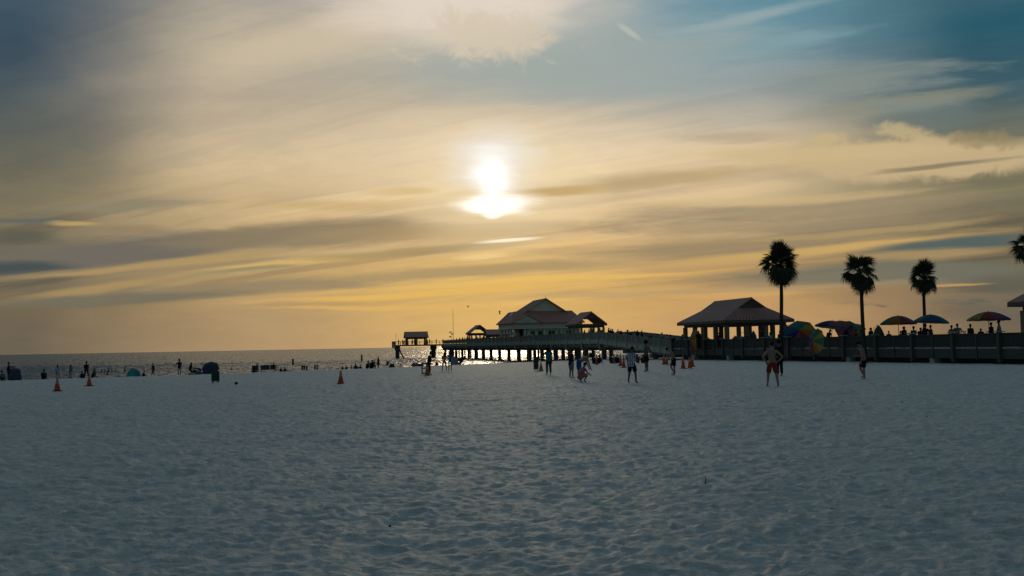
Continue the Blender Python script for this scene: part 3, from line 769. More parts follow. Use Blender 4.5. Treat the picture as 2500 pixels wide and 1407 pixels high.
# windows and door on the front wall
def window(x0, x1, z0, z1, y=.8):
    f = MB().box(x0, y - .05, z0, x0 + .08, y - .002, z1).box(x1 - .08, y - .05, z0, x1, y - .002, z1).box(x0 + .081, y - .05, z1 - .08, x1 - .081, y - .002, z1).box(x0 + .081, y - .05, z0, x1 - .081, y - .002, z0 + .08).box((x0 + x1) / 2 - .03, y - .05, z0 + .081, (x0 + x1) / 2 + .03, y - .002, z1 - .081).build('window', M_wframe, H)
    MB().box(x0 + .081, y - .02, z0 + .081, x1 - .081, y - .003, z1 - .081).build('pane', M_glass, f)
window(0.3, 1.9, .9, 2.3); window(-3.6, -2.6, .9, 2.3); window(4.4, 5.6, .9, 2.3)
MB().box(-1.9, .76, 0, -.95, .79, 2.2).build('door', M_glass, H)
# skirt roof
e = 4.0; t1 = 6.6; ins = 3.2
A = [(-8.2, -.6, e), (8.2, -.6, e), (8.2, 15.6, e), (-8.2, 15.6, e)]
K = [(-5.9, ins - .6, t1), (6.1, ins - .6, t1), (6.1, 15.6 - ins, t1), (-5.9, 15.6 - ins, t1)]
seam = MB()
for a, b_, c, d in ((0, 1, 1, 0), (1, 2, 2, 1), (2, 3, 3, 2), (3, 0, 0, 3)):
    MB().slab([A[a], A[b_], K[c], K[d]], .14).build('roof_slope', M_roof, H); ribs(seam, A[a], A[b_], K[d], K[c], .5, .03)
# upper gable, its ridge along the pier
B = [(-5.4, 2.0, 5.9), (5.4, 2.0, 5.9), (5.4, 13.8, 5.9), (-5.4, 13.8, 5.9)]
Ra, Rb = (.2, 2.0, 9.3), (.2, 13.8, 9.3)
MB().slab([B[3], B[0], Ra, Rb], .14).build('roof_slope', M_roof, H); ribs(seam, B[3], B[0], Rb, Ra, .5, .03)
MB().slab([B[1], B[2], Rb, Ra], .14).build('roof_slope', M_roof, H); ribs(seam, B[1], B[2], Ra, Rb, .5, .03)
n = MB(); n.v = [(-4.7, 2.62, 6.2), (5.1, 2.62, 6.2), (.2, 2.62, 9.1), (-4.7, 2.9, 6.2), (5.1, 2.9, 6.2), (.2, 2.9, 9.1)]
n.add([(0, 1, 2), (5, 4, 3), (0, 3, 4, 1), (1, 4, 5, 2), (2, 5, 3, 0)], 0); n.build('gable_wall', M_wall, H)
for s in (-1, 1): MB().tube([(.2, 1.95, 9.32), (.2 + s * 5.3, 1.95, 5.95)], .09, 4).build('barge_board', M_rib, H)
# entrance gable at the left of the front, with its arched sign
g0, g1, gm, gy = -7.9, -1.3, -4.6, -1.0
MB().slab([(g0 - .3, gy, 3.9), (gm, gy, 5.75), (gm, 4.6, 5.75), (g0 - .3, 2.0, 3.9)][::-1], .12).build('roof_slope', M_roof, H)
MB().slab([(g1 + .3, gy, 3.9), (gm, gy, 5.75), (gm, 4.6, 5.75), (g1 + .3, 2.0, 3.9)], .12).build('roof_slope', M_roof, H)
n = MB(); n.v = [(g0 + .15, gy + .3, 3.98), (g1 - .15, gy + .3, 3.98), (gm, gy + .3, 5.6), (g0 + .15, gy + .42, 3.98), (g1 - .15, gy + .42, 3.98), (gm, gy + .42, 5.6)]
n.add([(0, 1, 2), (5, 4, 3), (0, 3, 4, 1), (1, 4, 5, 2), (2, 5, 3, 0)], 0); n.build('gable_wall', M_wall, H)
sg = MB(); N_ = 12
sg.v = [(gm + .95 * math.cos(math.pi * i / N_), y_, 4.15 + .62 * math.sin(math.pi * i / N_)) for y_ in (gy + .22, gy + .29) for i in range(N_ + 1)]
sg.add([tuple(range(N_, -1, -1)), tuple(range(N_ + 1, 2 * N_ + 2))] + [(i, i + 1, i + N_ + 2, i + N_ + 1) for i in range(N_)], 0)
arch = sg.build('arched_sign', material('white_sign', (0.6, 0.6, 0.55), .5, var=.05), H)
o = seam.build('roof_seam', M_rib, H); tag(o, kind='stuff')
# left dormer, seen edge-on
n = MB(); n.v = [(-7.1, 5.0, 5.0), (-7.1, 8.6, 5.0), (-6.3, 6.8, 6.5), (-5.0, 5.0, 5.0), (-5.0, 8.6, 5.0), (-5.0, 6.8, 6.5)]
n.add([(0, 2, 1), (3, 4, 5), (0, 3, 5, 2), (1, 2, 5, 4), (0, 1, 4, 3)], 0); n.build('dormer', M_trim, H)
MB().tube([(.2, 2.1, 9.3), (.2, 2.1, 9.9)], .03, 5).build('finial', M_rib, H)

# flagpole and mast on the pier
p = pw(1.2, 151.0, DECK); fp_ = empty('flagpole', p, 0, 'tall thin bare pole rising from the pier near its far end', 'pole')
MB().tube([(0, 0, 0), (0, 0, 9.6)], [.07, .04], 6).build('pole', M_rail, fp_); MB().blob((0, 0, 9.68), .1).build('finial', M_rail, fp_)
MB().box(-.18, -.18, .001, .18, .18, .08).build('base', M_rail, fp_)
p = pw(1.0, 153.5, DECK); fl = empty('weather_mast', p, 0, 'short dark mast with ragged flags beside the tall bare pole', 'mast')
MB().tube([(0, 0, 0), (0, 0, 3.7)], .05, 5).build('pole', M_rail, fl)
for z, s in ((3.5, 1), (3.0, -1), (2.2, 1)):
    MB().slab([(0, 0, z), (-.45 * s, .05, z + .05), (-.7 * s, 0, z - .3), (-.1 * s, 0, z - .28)], .02).build('flag', M_ply, fl)
p = pw(-13.3, 169.4, DECK); q = empty('mast', p, 0, 'very thin mast at the left corner of the pier head', 'mast')
MB().tube([(0, 0, 0), (0, 0, 3.3)], .035, 5).build('pole', M_rail, q); MB().box(-.12, -.03, 3.1, .12, .03, 3.16).build('crossbar', M_rail, q)
# ------------------------------------------------------------------ fan palms
M_leaf = material('palm_leaf', (0.045, 0.06, 0.025), 0.55, var=0.35, scale=3, transl=0.12)
M_dead = material('dry_palm_leaf', (0.13, 0.10, 0.06), 0.8, var=0.3, scale=3)
M_trunk = material('palm_trunk', (0.05, 0.042, 0.033), 0.9, var=0.35, scale=9, bump=0.6)
def fan_mesh(seed, R_=0.95, pet=0.85, nseg=26, droop=0.5, spread=250):
    """one costapalmate leaf along +y: petiole, then split pleats with hanging tips"""
    r = random.Random(seed); m = MB()
    m.tube([(0, 0, 0), (0, pet * .5, .05), (0, pet, 0)], [.030, .022, .016], 4)
    for i in range(nseg):
        a = rad(-spread / 2 + spread * (i + .5) / nseg) + r.uniform(-.03, .03)
        L = R_ * (0.72 + 0.28 * math.cos(a * .55)) * r.uniform(.86, 1.06)
        w = 2.5 * L * math.tan(rad(spread / nseg) / 2) * .55
        d = Vector((math.sin(a), math.cos(a), 0)); s = Vector((d.y, -d.x, 0))
        c = Vector((0, pet, 0)); pts = []
        for u, wf, dz in ((0.02, .1, 0), (.55, .95, -.02), (.80, .50, -.10 * droop * 2), (1.0, .04, -.34 * droop)):
            q = c + d * (L * u) + Vector((0, 0, dz * L * 1.6 - .03)); pts.append((q - s * (w * wf / 2), q + Vector((0, 0, .03 * wf)), q + s * (w * wf / 2)))
        n0 = len(m.v)
        for tri in pts: m.v += [tuple(p) for p in tri]
        fs = []
        for k in range(3):
            b0 = k * 3
            fs += [(b0, b0 + 1, b0 + 4, b0 + 3), (b0 + 1, b0 + 2, b0 + 5, b0 + 4)]
        m.add(fs, n0)
    return m.mesh('palm_leaf')
leafs = [[withmat(fan_mesh(k, droop=.35 + .22 * k, R_=(.95, 1.0)[v], pet=(.85, .42)[v], spread=(190, 150)[v], nseg=(22, 18)[v]), M_leaf) for v in (0, 1)] for k in range(4)]
dead = [withmat(fan_mesh(20 + k, R_=.8, pet=.7, nseg=14, droop=1.1, spread=150), M_dead) for k in range(2)]
def fan_palm(base, H_, crown_r, seed, label, lean=(0, 0), n=46, tr=.17, skirt=8, low=-84):
    r = random.Random(seed); root = empty('fan_palm', base, 0, label, 'palm tree', 'fan palms along the boardwalk')
    th = H_ - crown_r * 1.12
    pts = []; rs = []
    for i in range(15):
        u = i / 14; pts.append((lean[0] * u * u + .04 * math.sin(u * 7 + seed), lean[1] * u * u, th * u - .3 * (1 - u)))
        rs.append(tr * (1.22 - .30 * u + .02 * math.sin(i * 2.3)) * (1.25 if i == 0 else 1))
    MB().tube(pts, rs, 10).build('trunk', M_trunk, root, smooth=True)
    top = Vector(pts[-1]); sc0 = crown_r / 1.45
    boots = MB()
    for i in range(26):
        a = r.uniform(0, 6.28); z = -r.uniform(0, 1.0) * sc0; q = top + Vector((math.cos(a) * tr * .9, math.sin(a) * tr * .9, z))
        boots.tube([q, q + Vector((math.cos(a) * .16, math.sin(a) * .16, .22))], [.05, .03], 4)
    boots.build('leaf_bases', M_trunk, root)
    for i in range(n + skirt):
        if i < n:
            u = (i + .5) / n; elv = rad(90 - (90 - low) * u ** .92) + r.uniform(-.22, .22); a = i * 2.39996 + r.uniform(-.25, .25)
            me = leafs[min(3, int(u * 4))][1 if r.random() < .42 else 0]; s = sc0 * r.uniform(.86, 1.08) * (1.0 if u < .7 else 1.05)
        else:
            elv = rad(r.uniform(-88, -70)); a = r.uniform(0, 6.28); me = dead[i % 2]; s = sc0 * r.uniform(.55, .85)
        d = Vector((math.cos(elv) * math.cos(a), math.cos(elv) * math.sin(a), math.sin(elv)))
        side = Vector((-math.sin(a), math.cos(a), 0)); up = side.cross(d).normalized()
        up = (up if up.z > 0 else -up); x = d.cross(up).normalized()
        rot = Matrix((x, d, up)).transposed() @ Matrix.Rotation(r.uniform(-.7, .7), 3, 'Y')
        o = bpy.data.objects.new('palm_leaf', me); COL.objects.link(o); o.parent = root
        o.matrix_local = Matrix.Translation(top + Vector((0, 0, r.uniform(-.25, .1) * sc0))) @ rot.to_4x4() @ Matrix.Scale(s, 4)
    return root
def palm_at(px, top_y, dist, crown_px, **k):
    b_ = beach_at(px, 880, dist) if 'z' not in k else at_dist(px, 880, dist, k.pop('z'))
    zt = at_dist(px, top_y, dist).z; cr = crown_px / 2 * dist / F0
    return fan_palm(b_, zt - b_.z, cr, **k)
palm_at(1910, 590, 110, 92, seed=3, label='tallest and leftmost fan palm with a full round crown beside the large pavilion', lean=(.15, 0), n=54, tr=.17)
palm_at(2112, 610, 94, 92, seed=8, label='middle fan palm with a ragged open crown above the boardwalk', lean=(-.25, 0), n=33, tr=.15, low=-82)
palm_at(2259, 634, 112, 72, seed=5, label='shortest fan palm with a small crown, rising behind the umbrellas', lean=(.2, 0), n=42, z=LOW, tr=.15)
palm_at(2526, 552, 90, 84, seed=11, label='fan palm half cut off by the right edge of the picture', n=34, tr=.16)
# two loose hanging strands on the shortest palm
# ------------------------------------------------------------------ people
# Each body is one skinned mesh grown from a posed skeleton; hair and clothes are its children.
def rotx(v, a):      # lean forward (towards +y) by a
    c, s = math.cos(a), math.sin(a); return Vector((v.x, v.y * c + v.z * s, -v.y * s + v.z * c))
ARMS = {  # (elbow, hand) offsets from the shoulder, for the right side (+x); y is forward
    'down': ((.06, -.02, -.29), (.07, .06, -.54)), 'hips': ((.22, -.10, -.24), (.02, .05, -.44)), 'front': ((.05, .06, -.28), (-.06, .28, -.30)),
    'reach': ((.04, .16, -.24), (.00, .40, -.36)), 'low': ((.03, .14, -.26), (-.02, .30, -.48)), 'up': ((.16, .10, .10), (.06, .20, .34)), 'out': ((.27, .02, -.08), (.52, .06, -.04)),
    'face': ((.07, .12, -.25), (-.07, .20, .02)), 'knees': ((.06, .18, -.22), (.00, .40, -.30)), 'back': ((.08, -.18, -.24), (.12, -.30, -.46)), 'swing': ((.06, -.14, -.26), (.08, -.16, -.52)),
    'fwd': ((.05, .22, -.16), (.02, .50, -.06)), 'wide': ((.18, .02, -.22), (.34, .10, -.40))}
LEGS = {  # (knee, ankle) offsets from the hip
    'straight': ((.02, .01, -.42), (.03, -.01, -.84)), 'apart': ((.07, .02, -.42), (.12, -.01, -.83)), 'fore': ((.01, .22, -.36), (.01, .30, -.78)), 'aft': ((.01, -.08, -.41), (.01, -.40, -.74)),
    'bent': ((.03, .20, -.36), (.02, .02, -.74)), 'sit': ((.04, .42, -.04), (.04, .46, -.46)), 'ground': ((.08, .36, .24), (.06, .60, -.08)), 'flat': ((.06, .42, .03), (.08, .84, -.04)),
    'squat': ((.12, .36, .10), (.10, .10, -.26)), 'cross': ((.30, .22, .04), (.02, .34, -.06)), 'lift': ((.02, .10, -.41), (.02, -.26, -.58)), 'kneel': ((.05, .30, -.30), (.05, -.10, -.36))}
SKIN_JOBS = []
def skeleton(pose):
    """returns joint positions for a figure 1.75 m tall standing at the origin, facing +y"""
    J = {}
    lean = rad(pose.get('lean', 0)); tw = pose.get('bend', 0)
    J['pelvis'] = Vector((0, 0, 0)); up = lambda v: rotx(Vector(v), lean)
    J['waist'] = up((0, 0.01, .14)); J['chest'] = up((0, .02, .34)); J['neck'] = up((0, .0, .50))
    hd = rotx(Vector((0, .02, .10)), lean + rad(pose.get('nod', 0))); J['jaw'] = J['neck'] + hd
    J['head'] = J['jaw'] + rotx(Vector((0, .01, .09)), lean + rad(pose.get('nod', 0))); J['crown'] = J['head'] + rotx(Vector((0, -.01, .08)), lean * .8 + rad(pose.get('nod', 0)))
    for s, k in ((1, 'R'), (-1, 'L')):
        sh = up((.175 * s, 0, .44)); J['sh' + k] = sh
        e, h = ARMS[pose['arms'] if isinstance(pose['arms'], str) else pose['arms'][0 if s > 0 else 1]]
        al = lean * pose.get('armlean', 0.35)
        J['el' + k] = sh + rotx(Vector((e[0] * s, e[1], e[2])), al); J['wr' + k] = sh + rotx(Vector((h[0] * s, h[1], h[2])), al)
        dv = (J['wr' + k] - J['el' + k]).normalized(); J['ha' + k] = J['wr' + k] + dv * .09
        kn, an = LEGS[pose['legs'] if isinstance(pose['legs'], str) else pose['legs'][0 if s > 0 else 1]]
        hp = Vector((.09 * s, 0, -.03)); J['hp' + k] = hp
        J['kn' + k] = hp + Vector((kn[0] * s, kn[1], kn[2])); J['an' + k] = hp + Vector((an[0] * s, an[1], an[2]))
        sh_dir = (J['an' + k] - J['kn' + k]).normalized(); fwd = Vector((0, 1, 0)) - sh_dir * sh_dir.y
        J['to' + k] = J['an' + k] + (Vector((0.02 * s, .16, -.05)) if abs(sh_dir.z) > .5 else Vector((.02 * s, .05, .14)))
    low = min(min(J['an' + k].z - .07, J['to' + k].z - .02, J['kn' + k].z - .06) for k in 'LR')
    low = min(low, -.13) if pose.get('seat', 0) is not None and pose.get('seated') else low
    off = Vector((0, 0, -low)); return {k: v + off for k, v in J.items()}
BODY = [('pelvis', 'waist', .125, .112), ('waist', 'chest', .112, .135), ('chest', 'neck', .135, .052), ('neck', 'jaw', .052, .062), ('jaw', 'head', .062, .088), ('head', 'crown', .088, .06)]
def body_edges(fem):
    E = list(BODY)
    for k in 'LR':
        E += [('chest', 'sh' + k, .135, .062 if not fem else .052), ('sh' + k, 'el' + k, .062, .042 if not fem else .036), ('el' + k, 'wr' + k, .042, .028), ('wr' + k, 'ha' + k, .028, .034),
              ('pelvis', 'hp' + k, .125, .095), ('hp' + k, 'kn' + k, .095, .060), ('kn' + k, 'an' + k, .060, .038), ('an' + k, 'to' + k, .038, .028)]
    return E
def skin_obj(name, edges, J, grow=0.0, sub=1, root='pelvis', fingers=False, extra=()):
    idx = {}; vs = []; rs = []; es = []
    def vid(k, r):
        if k not in idx: idx[k] = len(vs); vs.append(tuple(J[k])); rs.append(r + grow)
        return idx[k]
    for a, b_, ra, rb in edges: es.append((vid(a, ra), vid(b_, rb)))
    if fingers:
        for k in 'LR':
            h, w = J['ha' + k], J['wr' + k]; d = (h - w).normalized(); s = d.cross(Vector((0, 1, 0))); s = (s if s.length > .2 else d.cross(Vector((1, 0, 0)))).normalized()
            curl = d.cross(s) * (1 if k == 'L' else -1)
            for i, (o_, L) in enumerate(((-.03, .065), (-.010, .078), (.010, .072), (.030, .055), (-.045, .05))):
                root_i = idx['ha' + k] if i < 4 else idx['wr' + k]
                bpos = h + s * o_ if i < 4 else w + s * -.045 + d * .03
                tip = bpos + d * L + curl * (.02 + .008 * i) + (s * -.02 if i == 4 else s * o_ * .2)
                mid = bpos.lerp(tip, .5) + d * .006
                n0 = len(vs); vs.extend([tuple(bpos), tuple(mid), tuple(tip)]); rs.extend([.0105, .009, .007]); es += [(root_i, n0), (n0, n0 + 1), (n0 + 1, n0 + 2)]
    for (a, pos, r) in extra:
        n0 = len(vs); vs.append(tuple(pos)); rs.append(r); es.append((idx[a], n0))
    me = bpy.data.meshes.new(name); me.from_pydata(vs, es, [])
    o = bpy.data.objects.new(name, me); COL.objects.link(o)
    sk = o.modifiers.new('skin', 'SKIN'); sk.use_smooth_shade = True
    for i, v in enumerate(me.skin_vertices[0].data):
        v.radius = (rs[i], rs[i]); v.use_root = (i == idx.get(root, 0))
    if sub: sb = o.modifiers.new('sub', 'SUBSURF'); sb.levels = sub; sb.render_levels = sub
    SKIN_JOBS.append(o); return o
def bake_skins():
    dg = bpy.context.evaluated_depsgraph_get(); done = []
    for o in SKIN_JOBS:
        me = bpy.data.meshes.new_from_object(o.evaluated_get(dg)); me.name = o.name.split('.')[0]; done.append((o, me))
    for o, me in done:
        mats = [s.material for s in o.material_slots]
        o.modifiers.clear(); o.data = me
        if not me.materials:
            for m_ in mats: me.materials.append(m_)
        me.shade_smooth()
    SKIN_JOBS.clear()
def cloth(name, c, **k): return material(name, c, .9, var=.12, scale=14, spec=.12, **k)
SKINS = [material('skin_tan', (.30, .17, .11), .55, var=.08), material('skin_brown', (.16, .085, .055), .55, var=.08), material('skin_fair', (.30, .19, .14), .55, var=.08)]
HAIRM = {'black': material('black_hair', (.012, .010, .009), .6, var=.2, spec=.1), 'brown': material('brown_hair', (.055, .028, .015), .6, var=.2, spec=.1), 'red': material('auburn_hair', (.16, .05, .025), .6, var=.2, spec=.1), 'grey': material('grey_hair', (.3, .29, .27), .6, var=.1, spec=.1)}
C = {'black': (.012, .013, .016), 'navy': (.015, .022, .05), 'blue': (.02, .09, .28), 'teal': (.01, .17, .19), 'red': (.30, .035, .03), 'darkred': (.14, .02, .02), 'pink': (.42, .16, .17), 'white': (.6, .6, .58),
     'grey': (.18, .19, .20), 'lightblue': (.30, .42, .50), 'green': (.04, .13, .05), 'yellow': (.48, .42, .08), 'olive': (.06, .065, .03), 'brown': (.07, .045, .03), 'orange': (.5, .15, .03), 'coral': (.62, .12, .08), 'cream': (.5, .46, .36)}
PCACHE = {}
def person(loc, height=1.75, face=0.0, label='', group=None, pose=None, skin=0, hair='black', hairlen='short', top=None, bottom=None, sleeves=True, fem=False, sub=1, fingers=False, hat=None, skirt=False, key=None):
    """loc = where the feet (or seat) rest; face = heading in degrees, 0 looks away from the camera (+y), 90 looks left"""
    pose = pose or dict(arms='down', legs='straight')
    J = skeleton(pose); sc = height / 1.75
    root = skin_obj('person', body_edges(fem), J, sub=sub, fingers=fingers, extra=[('head', J['head'] + rotx(Vector((0, .098, .0)), rad(pose.get('lean', 0) + pose.get('nod', 0))), .014),
                    ('head', J['head'] + Vector((.088, 0, 0)), .014), ('head', J['head'] + Vector((-.088, 0, 0)), .014)] if sub else ())
    root.data.materials.append(SKINS[skin])
    root.location = loc; root.rotation_euler = (0, 0, rad(face)); root.scale = (sc,) * 3
    tag(root, label, 'person', group)
    def part(name, edges, grow, m, rt):
        o = skin_obj(name, edges, J, grow, sub=sub, root=rt); o.data.materials.append(m); o.parent = root; return o
    if top:
        J['hem'] = J['pelvis'] + Vector((0, 0, -.05))
        E = [('hem', 'pelvis', .128, .134), ('pelvis', 'waist', .134, .122), ('waist', 'chest', .122, .142), ('chest', 'neckb', .142, .06)]
        J['neckb'] = J['chest'].lerp(J['neck'], .75)
        for k in 'LR':
            J['sl' + k] = J['sh' + k].lerp(J['el' + k], .62)
            E += [('chest', 'sh' + k, .138, .064)] + ([('sh' + k, 'sl' + k, .064, .058)] if sleeves else [])
        part('shirt', E, .016, cloth(top + '_cloth', C[top]), 'pelvis')
    if bottom:
        E = [('waistb', 'pelvis', .118, .128)]; J['waistb'] = J['pelvis'].lerp(J['waist'], .45)
        u = .98 if bottom.startswith('long:') else (.45 if bottom.startswith('brief:') else .95)
        col = bottom.split(':')[-1]
        for k in 'LR':
            J['th' + k] = J['hp' + k].lerp(J['kn' + k], u)
            E += [('pelvis', 'hp' + k, .128, .104), ('hp' + k, 'th' + k, .106, .096 if u < .97 else .066)]
            if bottom.startswith('long:'):
                J['cf' + k] = J['kn' + k].lerp(J['an' + k], .9); E += [('th' + k, 'cf' + k, .066, .052)]
        part('trousers' if u > .97 else 'shorts', E, .014, cloth(col + '_cloth', C[col]), 'pelvis')
    if skirt:
        col = skirt; m = MB(); c = J['pelvis']
        prof = [(.13, .10), (.17, -.02), (.21, -.22), (.25, -.42)]
        m.lathe(prof, 10, (c.x, c.y, c.z)); o = m.build('skirt', cloth(col + '_cloth', C[col]), root, smooth=True)
    h = MB(); hd = J['head']; f = rotx(Vector((0, 1, 0)), rad(pose.get('lean', 0) + pose.get('nod', 0))); up = rotx(Vector((0, 0, 1)), rad(pose.get('lean', 0) + pose.get('nod', 0)))
    if hair == 'bald': pass
    else:
        q = hd - f * .020 + up * .030; big = 1.24 if hairlen == 'bushy' else 1.0
        h.blob(q, .098 * big, .95, 1.06, .98, 9, 6)
        if hairlen == 'long':
            h.blob(q - f * .045 - up * .13, .10, 1.05, .62, 1.5, 8, 6); h.blob(q - f * .055 - up * .26, .085, 1.0, .5, 1.4, 8, 5)
        if hairlen == 'bun': h.blob(q - f * .07 + up * .09, .055)
        h.build('hair', HAIRM[hair], root, smooth=True)
    if hat:
        m = MB(); m.blob(hd + up * .055 - f * .01, .112, 1, 1.05, .72, 10, 6)
        if hat[0] == 'brim': m.lathe([(.10, 0.0), (.21, -.015), (.21, -.002), (.10, .02)], 12, tuple(hd + up * .06))
        else: m.slab([tuple(hd + up * .06 + f * .09 + Vector((-.07, 0, 0))), tuple(hd + up * .06 + f * .20 + Vector((-.05, 0, -.02))), tuple(hd + up * .06 + f * .20 + Vector((.05, 0, -.02))), tuple(hd + up * .06 + f * .09 + Vector((.07, 0, 0)))], .012)
        m.build('hat', cloth(hat[1] + '_cloth', C[hat[1]]), root, smooth=True)
    return root
def px_height(px, head_y, feet, reclaim=1.0):
    """true height that makes a standing figure's head reach head_y"""
    return at_dist(px, head_y, feet.y).z - feet.z
def stander(px, head_y, foot_y, label, dist=None, **k):
    b_ = on_sand(px, foot_y) if dist is None else beach_at(px, foot_y, dist)
    k.setdefault('height', px_height(px, head_y, b_) / k.pop('frac', 1.0))
    return person(b_, label=label, **k)

# --- the players on the sand ---
F1 = 'young people playing on the sand'
stander(1887, 833, 945, 'shirtless person in red shorts seen from behind with hands on hips', group=F1, face=4, pose=dict(arms='hips', legs='apart'), hair='black', bottom='red', sub=2, fingers=True, skin=2)
stander(1904, 829, 919, 'dark figure mostly hidden behind the person in red shorts', group=F1, face=25, pose=dict(arms='front', legs='straight'), hair='black', hairlen='bushy', top='black', bottom='long:black', sub=1, skin=1)
stander(2111, 838, 928, 'shirtless person in baggy black shorts crouching forward in front of the boardwalk at right', group=F1, face=68, pose=dict(arms=('front', 'down'), legs=('bent', 'straight'), lean=10, nod=12), frac=.94, hair='black', bottom='black', sub=2, fingers=True, skin=0, hat=('cap', 'black'))
p_str = stander(1544, 845, 936, 'person in a navy and white striped shirt and black shorts', group=F1, face=-35, pose=dict(arms=('front', 'down'), legs='apart', nod=14), hair='black', top='navy', bottom='black', sub=2, fingers=True, skin=1)
stander(1579, 831, 908, 'shirtless person with bushy hair and black shorts behind the striped shirt', group=F1, face=60, pose=dict(arms=('back', 'down'), legs=('straight', 'straight')), hair='black', hairlen='bushy', bottom='black', sub=2, fingers=True, skin=1)
stander(1647, 846, 918, 'shirtless person in black shorts bending to the left with one arm reaching down', group=F1, face=80, pose=dict(arms=('low', 'down'), legs=('straight', 'bent'), lean=24, nod=30), frac=.95, hair='black', bottom='black', sub=2, fingers=True, skin=0)
stander(1395, 850, 924, 'person in a loose black shirt and grey shorts looking at something in their hands', group=F1, face=-70, pose=dict(arms='front', legs='apart', nod=16), hair='black', top='black', bottom='grey', sub=2, fingers=True, skin=1)
stander(1414, 863, 929, 'shirtless person in blue shorts bent far forward with a mop of black hair', group=F1, face=-78, pose=dict(arms='low', legs=('straight', 'straight'), lean=62, nod=5, armlean=.2), frac=.78, hair='black', hairlen='bushy', bottom='blue', sub=2, fingers=True, skin=0)
stander(1417, 884, 921, 'person in pink crouching behind the person in blue shorts', group=F1, dist=56, height=1.55, face=-60, pose=dict(arms='knees', legs='squat', lean=25), hair='black', top='pink', bottom='pink', sub=1, skin=1)
stander(1340, 846, 915, 'person in a teal top holding a pale bag beside an orange cone', group=F1, face=20, pose=dict(arms=('down', 'wide'), legs='straight'), hair='black', hairlen='long', top='teal', bottom='long:brown', sub=2, fingers=True, skin=1, fem=True)
# stripes of the striped shirt are woven in
ms = material('striped_cloth', (.5, .5, .5), .85); t = ms.node_tree
for ch in p_str.children:
    if ch.name.startswith('shirt'):
        b = t.nodes['Principled BSDF']; tco = t.nodes.new('ShaderNodeTexCoord'); sp = t.nodes.new('ShaderNodeSeparateXYZ'); t.links.new(tco.outputs['Object'], sp.inputs[0])
        mm = t.nodes.new('ShaderNodeMath'); mm.operation = 'PINGPONG'; t.links.new(sp.outputs[0], mm.inputs[0]); mm.inputs[1].default_value = .042
        gt = t.nodes.new('ShaderNodeMath'); gt.operation = 'GREATER_THAN'; t.links.new(mm.outputs[0], gt.inputs[0]); gt.inputs[1].default_value = .021
        mx = t.nodes.new('ShaderNodeMix'); mx.data_type = 'RGBA'; mx.inputs[6].default_value = (.02, .05, .12, 1); mx.inputs[7].default_value = (.72, .74, .76, 1)
        t.links.new(gt.outputs[0], mx.inputs[0]); t.links.new(mx.outputs[2], b.inputs['Base Color'])
        ch.data.materials.clear(); ch.data.materials.append(ms)
# --- women by the crate, middle of the beach ---
stander(1048, 859, 915, 'dark haired person in a black top and green trousers standing by the wooden frame', face=-60, pose=dict(arms='front', legs='straight', lean=8, nod=10), hair='black', hairlen='bun', top='black', bottom='long:olive', sub=1, skin=1, fem=True)
stander(1085, 861, 906, 'auburn haired person in a pink shirt and black shorts with bare legs', face=5, pose=dict(arms='front', legs='apart'), hair='red', hairlen='long', top='pink', bottom='brief:black', sub=1, skin=2, fem=True, group='two friends looking at the sea')
stander(1099, 858, 906, 'person in a long teal shirt with long dark hair beside the pink shirt', face=10, pose=dict(arms='front', legs='straight'), hair='black', hairlen='long', top='teal', bottom='brief:teal', sub=1, skin=2, fem=True, group='two friends looking at the sea')
# --- along the waterline, left to right ---
WG = 'people along the waterline'
def shoreman(px, head_y, dist, label, **k): return stander(px, head_y, 910, label, dist=dist, group=k.pop('group', WG), **k)
def sitter(px, dist, label, h=1.7, chair=False, **k):
    b_ = beach_at(px, 910, dist); k.setdefault('pose', dict(arms='knees', legs='ground', lean=12, seated=True))
    return person(b_, height=h, label=label, group=k.pop('group', WG), **k)
shoreman(21, 884, 112, 'tall dark figure at the left edge holding something out in front', face=-80, pose=dict(arms='fwd', legs='straight'), top='black', bottom='long:black', skin=1)
sitter(9, 112, 'seated dark figure at the very left edge of the beach', face=60, top='grey', bottom='black', skin=1, h=1.95, pose=dict(arms='knees', legs='ground', lean=20, seated=True))
sitter(106, 113, 'round dark figure sitting alone at the water on the far left', face=10, top='black', bottom='black', skin=1, h=1.9)
shoreman(141, 890, 116, 'long haired person in a pale blue shirt bending over behind the leftmost cone', face=30, pose=dict(arms='low', legs='apart', lean=18), hair='brown', hairlen='long', top='lightblue', bottom='brief:black', fem=True, skin=2)
shoreman(172, 890, 118, 'long haired person in a grey top holding a yellow towel', face=-20, pose=dict(arms='front', legs='straight', lean=6), hair='black', hairlen='long', top='grey', bottom='lightblue', fem=True, skin=2)
shoreman(211, 882, 120, 'broad shouldered dark standing figure behind the second cone', face=0, pose=dict(arms='down', legs='apart'), top='black', bottom='long:black', skin=1)
sitter(202, 119, 'child sitting to the left of the broad shouldered figure', face=60, top='navy', bottom='black', h=1.45, skin=1)
sitter(225, 119, 'child sitting to the right of the broad shouldered figure', face=-60, top='black', bottom='navy', h=1.45, skin=1)
sitter(349, 130, 'dark figure sitting against the right side of the teal beach tent', face=-70, top='black', bottom='black', h=1.5, skin=1)
shoreman(374, 887, 128, 'thin child walking along the water to the right of the teal tent', face=70, pose=dict(arms=('front', 'swing'), legs=('fore', 'aft')), frac=.95, top='black', bottom='black', skin=1)
shoreman(438, 877, 130, 'person in pale shorts standing with one hand on the hip', face=8, pose=dict(arms=('down', 'hips'), legs='straight'), hair='black', hairlen='bushy', top='navy', bottom='white', skin=1, fem=True)
shoreman(464, 886, 133, 'long haired dark figure leaning over the bags on the sand', face=-50, pose=dict(arms='low', legs='bent', lean=14), frac=.9, hair='black', hairlen='long', top='black', bottom='long:black', skin=1, fem=True)
